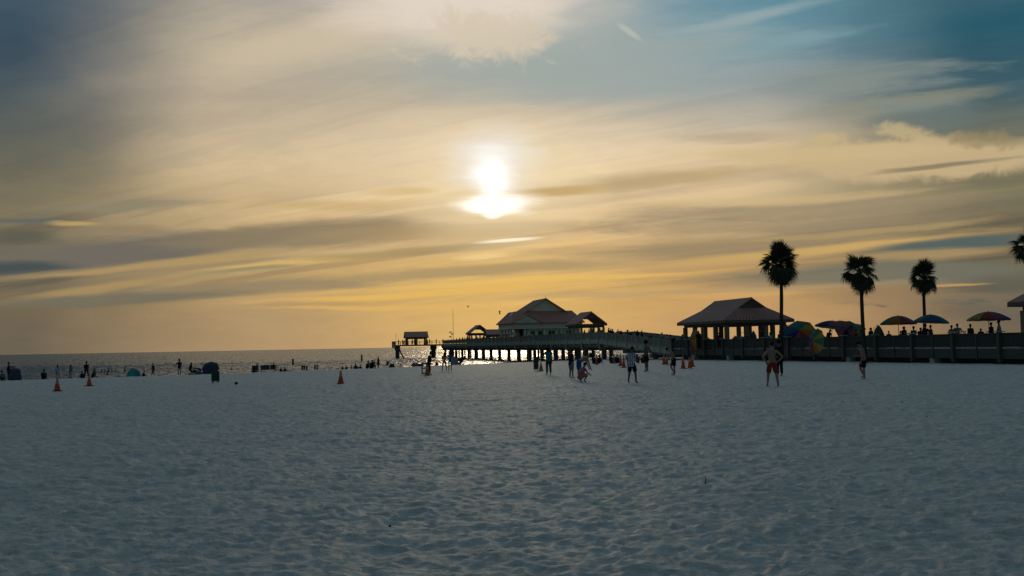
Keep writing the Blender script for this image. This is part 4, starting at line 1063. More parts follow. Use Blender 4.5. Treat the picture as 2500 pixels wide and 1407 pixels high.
sitter(475, 132, 'figure in a brown shirt sitting on the sand near the dark umbrella', face=10, top='brown', bottom='black', h=1.75, skin=1)
shoreman(490, 895, 133, 'figure doubled over to the left beside the dark umbrella', face=80, pose=dict(arms='low', legs='bent', lean=70, nod=10), frac=.72, top='black', bottom='blue', skin=1)
sitter(618, 140, 'small seated dark figure at the left end of the group in folding chairs', face=-60, top='black', bottom='black', h=1.5, skin=1)
shoreman(629, 886, 140, 'figure in a cap standing behind the blue folding chairs', face=40, pose=dict(arms='front', legs='straight', lean=8), top='grey', bottom='long:black', skin=1, hat=('cap', 'grey'))
shoreman(668, 886, 140, 'large dark figure sitting in a chair right of the blue folding chairs', face=0, pose=dict(arms='wide', legs='sit', lean=2), frac=.76, top='black', bottom='black', skin=1)
sitter(684, 143, 'child sitting under a low flat canopy by the water', face=-60, top='black', bottom='black', h=1.25, skin=1)
sitter(697, 143, 'child sitting at the right end of the low flat canopy', face=60, top='olive', bottom='black', h=1.3, skin=1)
shoreman(738, 889, 150, 'long haired figure, leftmost of the three standing in the shallows', face=-20, pose=dict(arms='front', legs='straight'), hairlen='long', top='brown', bottom='black', skin=1, fem=True)
shoreman(743, 889, 151, 'dark figure in the middle of the three standing in the shallows', face=20, pose=dict(arms='front', legs='straight'), top='black', bottom='black', skin=1)
shoreman(749, 891, 152, 'shorter figure, rightmost of the three standing in the shallows', face=30, pose=dict(arms='front', legs='straight'), top='brown', bottom='black', skin=1)
shoreman(769, 889, 152, 'left figure of the couple leaning together by the water', face=-10, top='grey', bottom='black', skin=1)
shoreman(775, 888, 152, 'right figure of the couple leaning together by the water', face=15, top='grey', bottom='black', skin=1, pose=dict(arms='wide', legs='straight'))
sitter(836, 156, 'dark round figure sitting behind the middle cone', face=0, top='black', bottom='black', h=1.3, skin=1)
sitter(846, 156, 'dark round figure sitting just right of the middle cone', face=15, top='black', bottom='darkred', h=1.3, skin=1)
shoreman(858, 890, 158, 'slim light skinned bather standing at the edge of the water', face=0, pose=dict(arms='wide', legs='straight'), top=None, bottom='black', skin=0)
sitter(869, 157, 'long haired figure sitting beside two small children', face=30, hairlen='long', top='darkred', bottom='black', h=1.65, skin=1, fem=True)
sitter(874, 158, 'small child between two seated figures on the sand', face=0, top='brown', bottom='black', h=1.1, skin=1)
sitter(879, 157, 'child sitting at the right of the small family', face=-30, top='darkred', bottom='black', h=1.3, skin=1)
sitter(896, 150, 'dark figure slumped at the left of the seated group', face=-50, top='black', bottom='black', h=1.9, skin=1)
shoreman(902, 881, 150, 'figure in a pale green shirt leaning left in the seated group', face=50, pose=dict(arms='knees', legs='sit', lean=15), frac=.76, top='lightblue', bottom='black', skin=2)
shoreman(913, 879, 150, 'figure in a grey shirt sitting upright in the seated group', face=-10, pose=dict(arms='wide', legs='sit', lean=5), frac=.76, top='grey', bottom='black', skin=1)
shoreman(924, 871, 148, 'person in a long dark skirt drinking beside the seated group', face=70, pose=dict(arms=('face', 'down'), legs='straight'), top='darkred', skirt='brown', bottom='black', skin=1, fem=True)
sitter(907, 128, 'black clad figure crouching on the sand in front of the seated group', face=-20, top='black', bottom='black', h=1.85, skin=1)
shoreman(979, 887, 160, 'figure wrapped in a pinkish towel standing alone by the water', face=0, pose=dict(arms='front', legs='straight'), hairlen='long', top='pink', bottom='grey', skin=1)
sitter(1065, 156, 'dark figure sitting low to the left of a slim bather', face=-30, top='black', bottom='black', h=1.35, skin=1)
shoreman(1070, 881, 160, 'slim bather with raised arm behind the two friends', face=10, pose=dict(arms=('up', 'down'), legs='straight'), frac=1.1, bottom='olive', skin=0)
stander(1208, 880, 893, 'figure wrapped in a grey blanket at the water edge under the pier', dist=176, face=0, pose=dict(arms='front', legs='straight'), top='grey', skirt='grey', bottom='grey', skin=1, group=WG)
for px, hy, d, lab, kk in ((1450, 869, 160, 'dark figure under the pier to the left of a tall pile', dict(top='black', bottom='black')), (1463, 868, 160, 'long haired dark figure under the pier just right of the pink shirt', dict(top='black', bottom='black', hairlen='long')),
                           (1493, 872, 155, 'dark figure sitting right of the wide pile', dict(top='darkred', bottom='black')), (1507, 872, 155, 'dark figure beside a grey cone under the ramp', dict(top='black', bottom='black')),
                           (1558, 872, 155, 'small dark figure between the striped shirt and the bushy haired person', dict(top='brown', bottom='black')), (1570, 872, 140, 'figure in dark red behind the bushy haired person', dict(top='darkred', bottom='black'))):
    sitter(px, 119 if d > 145 else 116, lab, face=px % 7 * 9 - 27, h=1.65 + .02 * (px % 5), skin=1, group='people under the pier', **kk)
# --- bathers in the water: stand on the sea bed ---
SW = 'bathers in the sea'
def bather(px, y, dist, label, h=1.65, arms='down', skin=1):
    top_ = at_dist(px, y, dist); return person(Vector((top_.x, top_.y, top_.z - h)), height=h, label=label, group=SW, face=random.Random(px).uniform(-60, 60), pose=dict(arms=arms, legs='straight'), skin=skin, top=None, bottom='black')
for px, y, d, lab, h in ((231, 899, 160, 'bather alone just right of the second cone', 1.6), (248, 902, 192, 'leftmost bather of the small group in the sea', 1.6), (256, 903, 192, 'second bather from the left in the small group', 1.5),
                         (262, 907, 172, 'nearer larger bather in front of the small group', 1.6), (265, 900, 192, 'tallest bather in the small group', 1.7), (273, 902, 192, 'bather right of the tallest one in the small group', 1.6),
                         (282, 903, 192, 'rightmost bather in the small group', 1.6), (305, 897, 192, 'thin bather to the left of the teal tent', 1.7), (361, 903, 192, 'bather low in the water right of the teal tent', 1.6),
                         (565, 897, 192, 'left of the two bathers right of the wire bin', 1.6), (579, 899, 192, 'right of the two bathers right of the wire bin', 1.6), (822, 899, 170, 'tiny bather left of the middle cone', 1.3), (827, 898, 170, 'tiny bather directly behind the middle cone', 1.4)):
    bather(px, y, d, lab, h)
# --- on the pier ---
def pier_person(y, x, label, h=1.72, z=None, **k):
    k.setdefault('pose', dict(arms='front', legs='straight')); k.setdefault('sub', 0)
    return person(pw(x, y, deck_z(y) if z is None else z), height=h, label=label, **k)
def solve_y(px, x):
    """distance along the pier at which across-position x shows at photograph column px"""
    k = (px - 1250) / F0 + 0.0
    lo, hi = -140.0, 240.0
    for _ in range(50):
        m_ = (lo + hi) / 2; q = pw(x, m_)
        if q.x / q.y > k: lo = m_
        else: hi = m_
    return (lo + hi) / 2
for i, (px, x, lab, kk) in enumerate((
        (1425, 1.2, 'person at the rail left of the gabled shelter columns', dict(top='darkred')), (1436, 1.0, 'person in a pale shirt leaning on the pier rail', dict(top='lightblue', hat=('cap', 'white'))),
        (1445, 1.1, 'dark person leaning on the rail under the gabled shelter', dict(top='black')), (1463, 1.5, 'tall dark haired person between the shelter columns', dict(top='grey')), (1470, 1.1, 'person in a white shirt between the shelter columns', dict(top='white')),
        (1484, 1.2, 'dark person at the left of three huddled at the top of the ramp', dict(top='black')), (1489, 1.6, 'middle person of three huddled at the top of the ramp', dict(top='navy')), (1493, 1.1, 'right hand person of three huddled at the top of the ramp', dict(top='black')),
        (1506.5, 1.2, 'person in a light blue shirt standing alone on the ramp', dict(top='lightblue')), (1554, 2.0, 'dark person leaning over the ramp rail by the bins', dict(top='black')), (1565, 2.2, 'shorter person by the bins on the ramp', dict(top='darkred')),
        (1614, 1.6, 'broad person in a grey blue shirt walking down the ramp', dict(top='lightblue')), (1626, 1.6, 'slim person beside the one in a wide hat on the ramp', dict(top='white')), (1634, 1.3, 'person in a wide hat near the foot of the ramp', dict(top='cream', hat=('brim', 'grey'))),
        (1663, 2.5, 'person in a brimmed hat at the left corner of the large pavilion', dict(top='grey', hat=('brim', 'black'))))):
    pier_person(solve_y(px, x), x, lab, face=60 + 37 * i, h=1.62 + .03 * (i % 6), bottom='long:black', skin=i % 3, group='people on the pier and ramp', **kk)
names = ['first', 'second', 'third', 'fourth', 'fifth', 'sixth', 'seventh', 'eighth', 'ninth', 'tenth', 'eleventh', 'twelfth']
rr = random.Random(5)
for i, px in enumerate((1113, 1120, 1127, 1132, 1138, 1143, 1150, 1163, 1178, 1186, 1194, 1203)):
    x = rr.choice((.8, 1.2, 2.2)); pier_person(solve_y(px, x), x, '%s tiny silhouetted person from the left along the pier rail' % names[i], h=rr.uniform(1.6, 1.8), face=rr.uniform(0, 360), top=rr.choice(('black', 'grey', 'navy')), bottom='long:black', skin=1, hair='black', group='far people along the pier rail')
for i, px in enumerate((1215, 1262, 1284, 1296, 1362, 1372, 1380)):
    x = rr.choice((1.0, 2.0, 3.4)); pier_person(solve_y(px, x), x, '%s person from the left in front of the pier house' % names[i], h=rr.uniform(1.6, 1.8), face=rr.uniform(0, 360), top=rr.choice(('black', 'grey', 'white', 'navy')), bottom='long:black', skin=1, group='people in front of the pier house')
for i, (x, y) in enumerate(((-12.3, 171.6), (-11.1, 171.2), (-10.5, 171.8), (-9.8, 171.0), (-8.0, 172.5), (-7.5, 171.6), (-7.0, 172.8), (-4.3, 171.5), (-3.6, 172.0), (-2.9, 171.2), (-0.9, 171.0), (1.2, 172.0))):
    pier_person(y, x, '%s tiny figure from the left on the far pier head' % names[i], z=DECK, h=rr.uniform(1.55, 1.8), face=rr.uniform(0, 360), top=rr.choice(('black', 'grey', 'navy')), bottom='long:black', skin=1, group='far people on the pier head')
# --- on the boardwalk ---
BG = 'people on the boardwalk'
def walk_person(px, head_y, dist, label, **k):
    b_ = at_dist(px, 820, dist, LOW); k.setdefault('pose', dict(arms='front', legs='straight')); f = k.pop('frac', 1.0)
    return person(b_, height=(at_dist(px, head_y, dist).z - LOW) / f, label=label, group=BG, **k)
walk_person(1861, 801, 126, 'person in a red cap facing right and holding out a hand in the large pavilion', face=-80, pose=dict(arms=('front', 'fwd'), legs='straight'), top='navy', bottom='long:black', hat=('cap', 'darkred'), skin=1)
walk_person(1880, 812, 124, 'shorter person in a pale blue shirt by the pavilion column', face=20, top='lightblue', bottom='long:black', skin=1)
walk_person(1904, 808, 128, 'dark figure behind the trunk of the tallest palm', face=30, top='black', bottom='long:black', skin=1)
walk_person(2021, 806, 108, 'hunched dark figure in a hooded top under the tilted umbrella', face=-60, pose=dict(arms='low', legs='straight', lean=20, nod=18), frac=.93, top='black', bottom='long:black', hairlen='bushy', skin=1)
walk_person(2090, 805, 104, 'figure in a brown jacket beside the middle palm', face=30, top='brown', bottom='long:black', hair='brown', hairlen='bushy', skin=1)
walk_person(2170, 808, 100, 'dark head and shoulders leaning on the rail left of an umbrella pole', face=-30, top='black', bottom='long:black', skin=1)
walk_person(2199, 808, 98, 'dark head and shoulders leaning on the rail right of an umbrella pole', face=40, top='black', bottom='long:black', skin=1)
walk_person(2231, 797, 99, 'stallholder with bushy hair behind the white table', face=-10, top='grey', bottom='long:black', hairlen='bushy', skin=1)
walk_person(2260, 792, 97, 'tall dark person at the trunk of the shortest palm', face=-30, top='black', bottom='long:black', skin=1)
walk_person(2273, 794, 96, 'person in an olive jacket right of the shortest palm', face=50, top='olive', bottom='long:black', skin=1)
walk_person(2324, 794, 93, 'left person of the pair standing between two umbrellas', face=15, pose=dict(arms='hips', legs='straight'), top='grey', bottom='long:black', skin=1)
walk_person(2338, 790, 92, 'right and larger person of the pair standing between two umbrellas', face=-10, pose=dict(arms='wide', legs='straight'), top='grey', bottom='long:black', skin=1)
walk_person(2370, 791, 91, 'person in a dark T-shirt standing alone left of the rightmost umbrella', face=10, pose=dict(arms='down', legs='straight'), top='black', bottom='long:black', skin=1)
walk_person(2421, 787, 88, 'person in black under the rightmost umbrella', face=40, top='black', bottom='long:black', skin=1)
walk_person(2440, 782, 87, 'tall person in a light shirt under the rightmost umbrella', face=60, pose=dict(arms='wide', legs='straight'), top='lightblue', bottom='long:black', skin=1)
for px, hy, d, lab, tp in ((1705, 808, 130, 'dark figure behind the left columns of the large pavilion', 'black'), (1756, 812, 128, 'small figure between the second and third columns of the large pavilion', 'darkred'),
                           (1806, 815, 126, 'seated looking figure beside the black equipment cart', 'grey'), (1943, 812, 112, 'figure in red behind the tipped umbrellas', 'darkred'), (2064, 806, 106, 'dark figure under the orange and green umbrella', 'black'),
                           (2102, 806, 101, 'figure just left of the trunk of the middle palm', 'grey'), (2127, 800, 100, 'dark figure between the middle palm and the dome tent', 'black'), (2152, 806, 101, 'figure at the right edge of the dome tent', 'brown'),
                           (2208, 797, 97, 'figure in dark clothes under the right rim of the green and orange umbrella', 'black'), (2248, 800, 96, 'figure bending over the white stall table', 'navy'), (2395, 802, 90, 'small figure left of the rightmost umbrella pole', 'black')):
    walk_person(px, hy, d, lab, top=tp, bottom='long:black', skin=1, face=(px * 37) % 120 - 60, sub=0)
bake_skins()
# ------------------------------------------------------------------ umbrellas
RB = [(.22, .035, .035), (.28, .11, .03), (.26, .20, .05), (.04, .14, .06), (.015, .17, .17), (.025, .07, .17), (.025, .025, .10), (.22, .06, .13)]
RBM = [material('cloth_colour_%d' % i, tuple(min(v * 1.5, .6) for v in c), .8, var=.1, transl=.5) for i, c in enumerate(RB)]
for m_, nm in zip(RBM, ('red_canvas', 'orange_canvas', 'yellow_canvas', 'green_canvas', 'teal_canvas', 'blue_canvas', 'indigo_canvas', 'pink_canvas')): m_.name = nm
M_pole = material('pale_pole', (.45, .42, .36), .4, var=.05); M_dpole = material('dark_pole', (.05, .05, .05), .4)
def umbrella(name, loc, label, r=1.5, h=2.35, rise=.55, n=8, colors=None, tilt=(0, 0), rz=0.0, pole=True, valance=.14, cat='umbrella', group='rainbow umbrellas on the boardwalk', pm=None, sink=0.0):
    """loc: foot of the pole; the canopy is a ribbed dome of separate gores"""
    root = empty(name, loc, 0, label, cat, group)
    root.rotation_euler = Matrix(Matrix.Rotation(rad(tilt[1]), 3, 'Z') @ Matrix.Rotation(rad(tilt[0]), 3, 'X') @ Matrix.Rotation(rz, 3, 'Z')).to_euler()
    def P_(a, u, sag=1.0):
        z = h + rise * (1 - u ** 1.9) ; return Vector((r * u * math.cos(a), r * u * math.sin(a), z - (0.035 * r * u if sag else 0)))
    cols = colors or RBM
    for i in range(n):
        a0, a1 = 2 * math.pi * i / n, 2 * math.pi * (i + 1) / n; m = MB(); K_ = 6; us = [0.02 + .98 * j / K_ for j in range(K_ + 1)]
        for u in us:
            p0 = P_(a0, u, 0); p1 = P_(a1, u, 0); mid = P_((a0 + a1) / 2, u * math.cos(math.pi / n) * .985, 1)
            m.v += [tuple(p0), tuple(mid), tuple(p1)]
        if valance:
            for k, (p, dz) in enumerate(((P_(a0, 1, 0), valance * .8), (P_((a0 + a1) / 2, math.cos(math.pi / n) * .985, 1), valance * 1.15), (P_(a1, 1, 0), valance * .8))): m.v.append((p.x * 1.01, p.y * 1.01, p.z - dz))
        rows = K_ + (1 if valance else 0)
        m.add([f for j in range(rows) for f in ((3 * j, 3 * j + 3, 3 * j + 4, 3 * j + 1), (3 * j + 1, 3 * j + 4, 3 * j + 5, 3 * j + 2))], 0)
        m.build('canopy_panel', cols[i % len(cols)], root, smooth=False)
        rb = MB(); rb.tube([tuple(P_(a0, u, 0) - Vector((0, 0, .02))) for u in (.03, .35, .7, 1.0)], .012, 4); rb.build('rib', pm or M_pole, root)
    if pole: MB().tube([(0, 0, -sink), (0, 0, h + rise)], .026, 6).build('pole', pm or M_pole, root)
    MB().tube([(0, 0, h + rise - .02), (0, 0, h + rise + .12)], [.03, .012], 6).build('finial', pm or M_pole, root)
    return root
def uc(start, rev=False):
    k = RBM[start:] + RBM[:start]; return k[::-1] if rev else k
def cf(*ix):
    f = [RBM[i] for i in ix]; return f[::-1] + f
def on_walk(px, dist): return at_dist(px, 820, dist, LOW)
def mumb(px, top_y, rim_y, width, dist, label, pole_px=None, **k):
    q = on_walk(pole_px or px, dist); zt = at_dist(px, top_y, dist).z; zr = at_dist(px, rim_y, dist).z
    r = width / 2 * dist / F0; rise = max(zt - zr - .15, .3)
    return umbrella('market_umbrella', q, label, r=r, h=zr + .15 - LOW, rise=rise, **k)
mumb(2194, 771, 794, 87, 98, 'rainbow umbrella left of the shortest palm, green and orange on its left side', colors=cf(3, 1, 0, 7, 5), rz=.1, n=10)
mumb(2275, 768, 790, 86, 98, 'blue and green rainbow umbrella in front of the shortest palm', pole_px=2270, colors=cf(5, 4, 3, 3, 2), rz=-.1, tilt=(3, 80), n=10)
mumb(2416, 761, 784, 100, 88, 'rightmost rainbow umbrella with a yellow left edge', pole_px=2415, colors=cf(2, 0, 7, 5, 6), rz=.15, n=10)
mumb(2014, 783, 802, 84, 106, 'low umbrella with pink left edge and blue middle over the hooded figure', pole_px=2026, colors=cf(7, 6, 6, 4, 3), rz=.0, tilt=(8, 95), n=10)
mumb(2052, 783, 800, 70, 110, 'orange and green umbrella half behind the middle of the stalls', colors=cf(1, 3, 1, 0, 2), rz=.2, n=10)
# big umbrellas tipped on their side
umbrella('tipped_umbrella', on_walk(1964, 110) + Vector((.2, 2.2, .9)), 'big tipped rainbow umbrella with teal and blue panels left of the stalls', r=1.65, h=.9, rise=.75, tilt=(58, -18), colors=uc(2), rz=.2, valance=.1)
umbrella('tipped_umbrella', on_walk(1990, 113) + Vector((0, 1.6, .2)), 'dark topped tipped umbrella behind the big one at the left of the stalls', r=1.35, h=1.1, rise=.5, tilt=(25, 30), colors=uc(5), rz=.6, valance=.1)
umbrella('tipped_umbrella', on_walk(2082, 108) + Vector((0, 2.0, .9)), 'big tipped rainbow umbrella against the trunk of the middle palm', r=1.5, h=.9, rise=.7, tilt=(55, 12), colors=uc(4), rz=.5, valance=.1)
umbrella('tipped_umbrella', on_walk(1938, 114) + Vector((0, 1.0, .5)), 'rainbow umbrella leaning left at the edge of the large pavilion', r=1.2, h=1.0, rise=.5, tilt=(48, 35), colors=uc(6), rz=.3, valance=.1)
umbrella('tipped_umbrella', on_walk(2090, 112) + Vector((0, 1.5, .6)), 'orange and yellow umbrella arching over the big one by the middle palm', r=1.45, h=1.3, rise=.5, tilt=(22, -25), colors=uc(1), rz=.1, valance=.1)
def hung(px, cy, dist, label, r, start, rz, t):
    c = at_dist(px, cy, dist); 
    root = umbrella('hung_umbrella', c, label, r=r, h=-.25, rise=.42, tilt=t, colors=uc(start), rz=rz, pole=False, valance=0, n=10)
    return root
hung(1988, 833, 99.5, 'open rainbow umbrella hung sideways on the outside of the boardwalk railing', 1.15, 2, .3, (83, -70))
hung(1690, 832, 132, 'pink and green rainbow umbrella hung on the railing left of the large pavilion', 1.38, 1, .2, (84, -77))
# --- pop-up tents ---
def dome_tent(name, loc, w, d, h, m, label, rz=0, open_=True, group=None, m2=None):
    root = empty(name, loc, rz, label, 'tent', group); n = 9; K_ = 5
    for i in range(3):
        mb = MB()
        for a in range(n // 3 * i, n // 3 * (i + 1) + 1):
            t_ = math.pi * (.06 + .88 * a / n)
            for k in range(K_ + 1):
                f = math.pi / 2 * k / K_
                mb.v.append((w / 2 * math.cos(t_) * math.cos(f * .98) , d / 2 * math.sin(t_) * math.cos(f * .98), h * math.sin(f) * (0.9 + .1 * math.sin(t_))))
        mb.add([(a * (K_ + 1) + k, (a + 1) * (K_ + 1) + k, (a + 1) * (K_ + 1) + k + 1, a * (K_ + 1) + k + 1) for a in range(n // 3) for k in range(K_)], 0)
        mb.build('tent_panel', (m, m2 or m, m)[i], root, smooth=True)
    mb = MB(); mb.tube([(w / 2 * math.cos(t_), 0.02, h * math.sin(t_)) for t_ in [math.pi * k / 12 for k in range(13)]], .018, 5); mb.build('hoop_pole', M_dpole, root)
    mb = MB(); mb.slab([(-w / 2, -.1, .035), (w / 2, -.1, .035), (w / 2 * .8, d / 2 * .7, .035), (-w / 2 * .8, d / 2 * .7, .035)], .02); mb.build('ground_sheet', m, root)
    return root
M_teal = material('teal_nylon', (.015, .22, .26), .55, var=.1, transl=.45); M_dark = material('dark_nylon', (.02, .03, .04), .6); M_green = material('green_nylon', (.02, .10, .06), .6, transl=.3)
M_brown = material('brown_nylon', (.10, .06, .03), .6, transl=.3)
b_ = beach_at(328, 918, 126); dome_tent('beach_tent', b_, 1.75, 1.6, 1.0, M_teal, 'low teal pop-up beach tent at the water on the left', rz=rad(170), m2=material('bright_teal_nylon', (.02, .30, .33), .5, transl=.5))
dome_tent('stall_tent', on_walk(2143, 102), 1.45, 1.3, 2.05, M_green, 'green and brown dome tent just right of the middle palm', rz=rad(200), m2=M_brown)
dome_tent('stall_tent', on_walk(1706, 135), 1.1, 1.2, 1.95, M_dark, 'dark dome tent between the left columns of the large pavilion', rz=rad(190))
dome_tent('stall_tent', on_walk(1728, 133), 1.0, 1.2, 1.35, material('maroon_nylon', (.10, .02, .03), .6), 'low maroon tent beside the dark one in the large pavilion', rz=rad(160))
dome_tent('stall_tent', on_walk(1795, 128), 1.35, 1.2, 1.45, M_dark, 'low black tent in the middle of the large pavilion', rz=rad(180))
dome_tent('stall_tent', on_walk(1839, 129), .95, 1.2, 2.0, material('navy_nylon', (.02, .04, .07), .6), 'tall navy tent at the right of the large pavilion', rz=rad(180))
dome_tent('stall_tent', on_walk(1918, 116), 1.5, 1.2, 2.1, M_brown, 'brown tent between the tallest palm and the tipped umbrellas', rz=rad(190), m2=M_dark)
dome_tent('stall_tent', on_walk(2068, 106), 1.6, 1.2, 1.6, M_dark, 'black stall covering below the tipped umbrella left of the middle palm', rz=rad(170))
# stall tables and equipment
M_tab = material('white_table', (.5, .5, .48), .6, var=.05); M_box = material('black_case', (.02, .02, .025), .6, var=.2)
def table(px, dist, w, label, h=.98):
    q = on_walk(px, dist); r_ = empty('table', q, PR, label, 'table'); MB().box(-w / 2, -.35, h - .05, w / 2, .35, h).build('table_top', M_tab, r_)
    for sx in (-1, 1):
        for sy in (-1, 1): MB().box(sx * (w / 2 - .06) - .02, sy * .3 - .02, 0, sx * (w / 2 - .06) + .02, sy * .3 + .02, h - .051).build('leg', M_dpole, r_)
    return r_
table(2230, 97, 1.7, 'white stall table in front of the bushy haired stallholder', 1.28)
table(2338, 90.5, 1.1, 'small white table in front of the pair between two umbrellas', 1.3)
table(2120, 100, 1.0, 'white table beside the green and brown dome tent', 1.12)
q = on_walk(1815, 127); r_ = empty('equipment_cart', q, PR, 'black equipment cart with a thin frame in the large pavilion', 'cart')
MB().box(-.5, -.3, .2, .5, .3, 1.35).build('case', M_box, r_)
for x in (-.55, .55): MB().tube([(x, 0, 0), (x, 0, 1.85)], .02, 5).build('upright', M_dpole, r_)
MB().tube([(-.55, 0, 1.8), (.55, 0, 1.8)], .02, 5).build('crossbar', M_dpole, r_)
for sx in (-.35, .35): MB().tube([(sx, -.32, .1), (sx, .32, .1)], .1, 10).build('wheel', M_box, r_)
for px, lab, dist in ((1530, 'tall coin viewer on a post at the top of the ramp', 163), (1558, None, 160)):
    if lab:
        y = solve_y(px, 2.4); r_ = empty('coin_viewer', pw(2.4, y, deck_z(y)), PR, lab, 'viewer')
        MB().tube([(0, 0, 0), (0, 0, 1.25)], .06, 6).build('post', M_dpole, r_); MB().blob((0, 0, 1.45), .17, 1, 1.3, 1).build('viewer_head', M_box, r_)
def bin_(px, x, lab, w=.6, h=1.15):
    y = solve_y(px, x); r_ = empty('litter_bin', pw(x, y, deck_z(y)), PR, lab, 'bin')
    MB().lathe([(w * .42, 0), (w * .5, .02), (w * .5, h)], 10).build('drum', M_box, r_); MB().lathe([(w * .56, h + .002), (w * .56, h + .08), (w * .2, h + .18), (0.01, h + .18)], 10).build('lid', M_box, r_)
bin_(1584, 1.2, 'dark litter bin on the ramp'); bin_(1641, 1.0, 'dark litter bin near the foot of the ramp'); bin_(1536, 1.4, 'bluish litter bin beside the coin viewer'); bin_(1513, 2.0, 'litter bin at the right of the person in light blue', .5, 1.2)
# ------------------------------------------------------------------ traffic cones
M_or = material('orange_plastic', (.80, .13, .02), .45, var=.08, transl=.35); M_ref = material('reflective_band', (.55, .45, .42), .35, var=.05, transl=.25); M_blk = material('black_rubber', (.015, .015, .017), .7)
def cone(loc, h, label, rz=0.0, m=None, tilt=0):
    r_ = empty('traffic_cone', loc, rz, label, 'traffic cone', 'traffic cones on the sand'); r_.rotation_euler = (rad(tilt), 0, rz)
    b0, t0 = .165, .03
    def rr_(u): return b0 + (t0 - b0) * u
    def sec(name, u0, u1, mm, g=0.0): MB().lathe([(rr_(u0) + g, .04 + (h - .04) * u0), (rr_(u1) + g, .04 + (h - .04) * u1)], 14).build(name, mm, r_, smooth=True)
    MB().box(-.21, -.21, 0, .21, .21, .04).build('base', M_blk, r_)
    sec('cone_body', 0, 1, m or M_or); sec('reflective_band', .52, .70, M_ref, .004); sec('reflective_band', .77, .87, M_ref, .004)
    MB().lathe([(t0 + .004, h - .03), (t0 + .004, h), (t0 - .01, h + .001)], 10).build('cone_tip', M_blk, r_)
def cone_px(px, top_y, base_y, label, dist=None, **k):
    b_ = on_sand(px, base_y) if dist is None else beach_at(px, base_y, dist)
    cone(b_ + Vector((0, 0, .0)), max(.5, at_dist(px, top_y, b_.y).z - b_.z), label, **k)
cone_px(140, 922, 955, 'leftmost dull red traffic cone, nearest to the camera on the left', rz=.3)
cone_px(218, 914, 943, 'dull red traffic cone behind and right of the leftmost one', rz=.8)
cone_px(832, 904, 938, 'bright orange traffic cone standing alone left of the middle of the beach', rz=.2)
cone_px(1043, 889, 917, 'orange traffic cone in front of the wooden frame', rz=.5)
cone_px(1321, 884, 906, 'orange traffic cone beside the green wire bin', rz=.1)
cone_px(1515, 864, 893, 'orange traffic cone behind its twin, left of the striped shirt', rz=.1)
cone_px(1523, 868, 898, 'nearer of the two orange cones left of the striped shirt', rz=.6)
cone_px(1621, 862, 885, 'small red cone, left of a close pair under the ramp', dist=104)
cone_px(1628, 866, 885, 'small red cone, right of a close pair under the ramp', dist=104)
cone_px(1668, 866, 901, 'brightest orange cone right of the person bending over', rz=.4)
cone_px(1684, 869, 893, 'dull cone just right of the brightest orange cone', dist=84, rz=.9)
cone_px(1690, 864, 888, 'orange cone furthest right, close to the boardwalk', dist=92)
cone_px(1499, 864, 886, 'faded cone among the people under the pier', dist=118, m=material('faded_orange', (.20, .12, .08), .6))
cone_px(1456, 866, 887, 'pinkish red cone between two dark figures under the pier', dist=112, m=material('pink_red', (.6, .07, .05), .5, transl=.3))
# ------------------------------------------------------------------ wire bins, wooden frame, ball
M_wood = material('weathered_wood', (.20, .16, .11), .85, var=.3, scale=8); M_grn = material('green_painted_steel', (.03, .08, .06), .6, var=.2)
def slat_bin(px, top_y, base_y, label, m, bag=None, w=None):
    b_ = on_sand(px, base_y); h = at_dist(px, top_y, b_.y).z - b_.z; r = (w or 20) / 2 * b_.y / F0
    r_ = empty('litter_bin', b_, 0, label, 'bin')
    for i in range(16):
        a = 2 * math.pi * i / 16; MB().box(-.018, -.008, .1, .018, .008, h).build('slat', m, r_, loc=(r * math.cos(a), r * math.sin(a), 0), rz=a + math.pi / 2)
    for z in (.12, h * .82, h - .02): MB().lathe([(r + .012, z - .025), (r + .018, z), (r + .012, z + .025)], 20).build('hoop', m, r_)
    for i in range(4):
        a = 2 * math.pi * (i + .5) / 4; MB().box(-.02, -.02, -.06, .02, .02, .16).build('foot', m, r_, loc=((r - .02) * math.cos(a), (r - .02) * math.sin(a), 0))
    MB().lathe([(r * .8, .14), (r * .84, h * .97), (r * .93, h + .015)], 14).build('liner', bag or M_dark, r_)
slat_bin(526, 907, 935, 'round slatted litter bin in front of the dark umbrella', M_grn, w=19)
slat_bin(1309, 872, 905, 'green slatted litter bin next to an orange cone under the pier', M_grn, w=12)
b_ = on_sand(1036, 914); hh_ = at_dist(1036, 887, b_.y).z - b_.z; k_ = b_.y / F0
r_ = empty('wooden_frame', b_, rad(8), 'open wooden crate frame behind a traffic cone', 'crate'); w = 11 * k_ / 2
for x in (-w, w):
    for y in (-.22, .22): MB().box(x - .03, y - .03, -.05, x + .03, y + .03, hh_).build('leg', M_wood, r_)
for z in (.05, hh_ * .5, hh_ - .06):
    for y in (-.26, .26): MB().box(-w, y - .012, z, w, y + .012, z + .07).build('plank', M_wood, r_)
MB().box(-w - .04, -.28, hh_, w + .04, .28, hh_ + .04).build('top_board', M_wood, r_)
b_ = on_sand(577, 941); o = MB().blob((0, 0, .10), .10, seg=14, rings=9).build('ball', material('dark_ball', (.02, .018, .02), .5, var=.2), None, smooth=True, loc=b_); tag(o, 'small dark ball lying alone on the sand', 'ball')
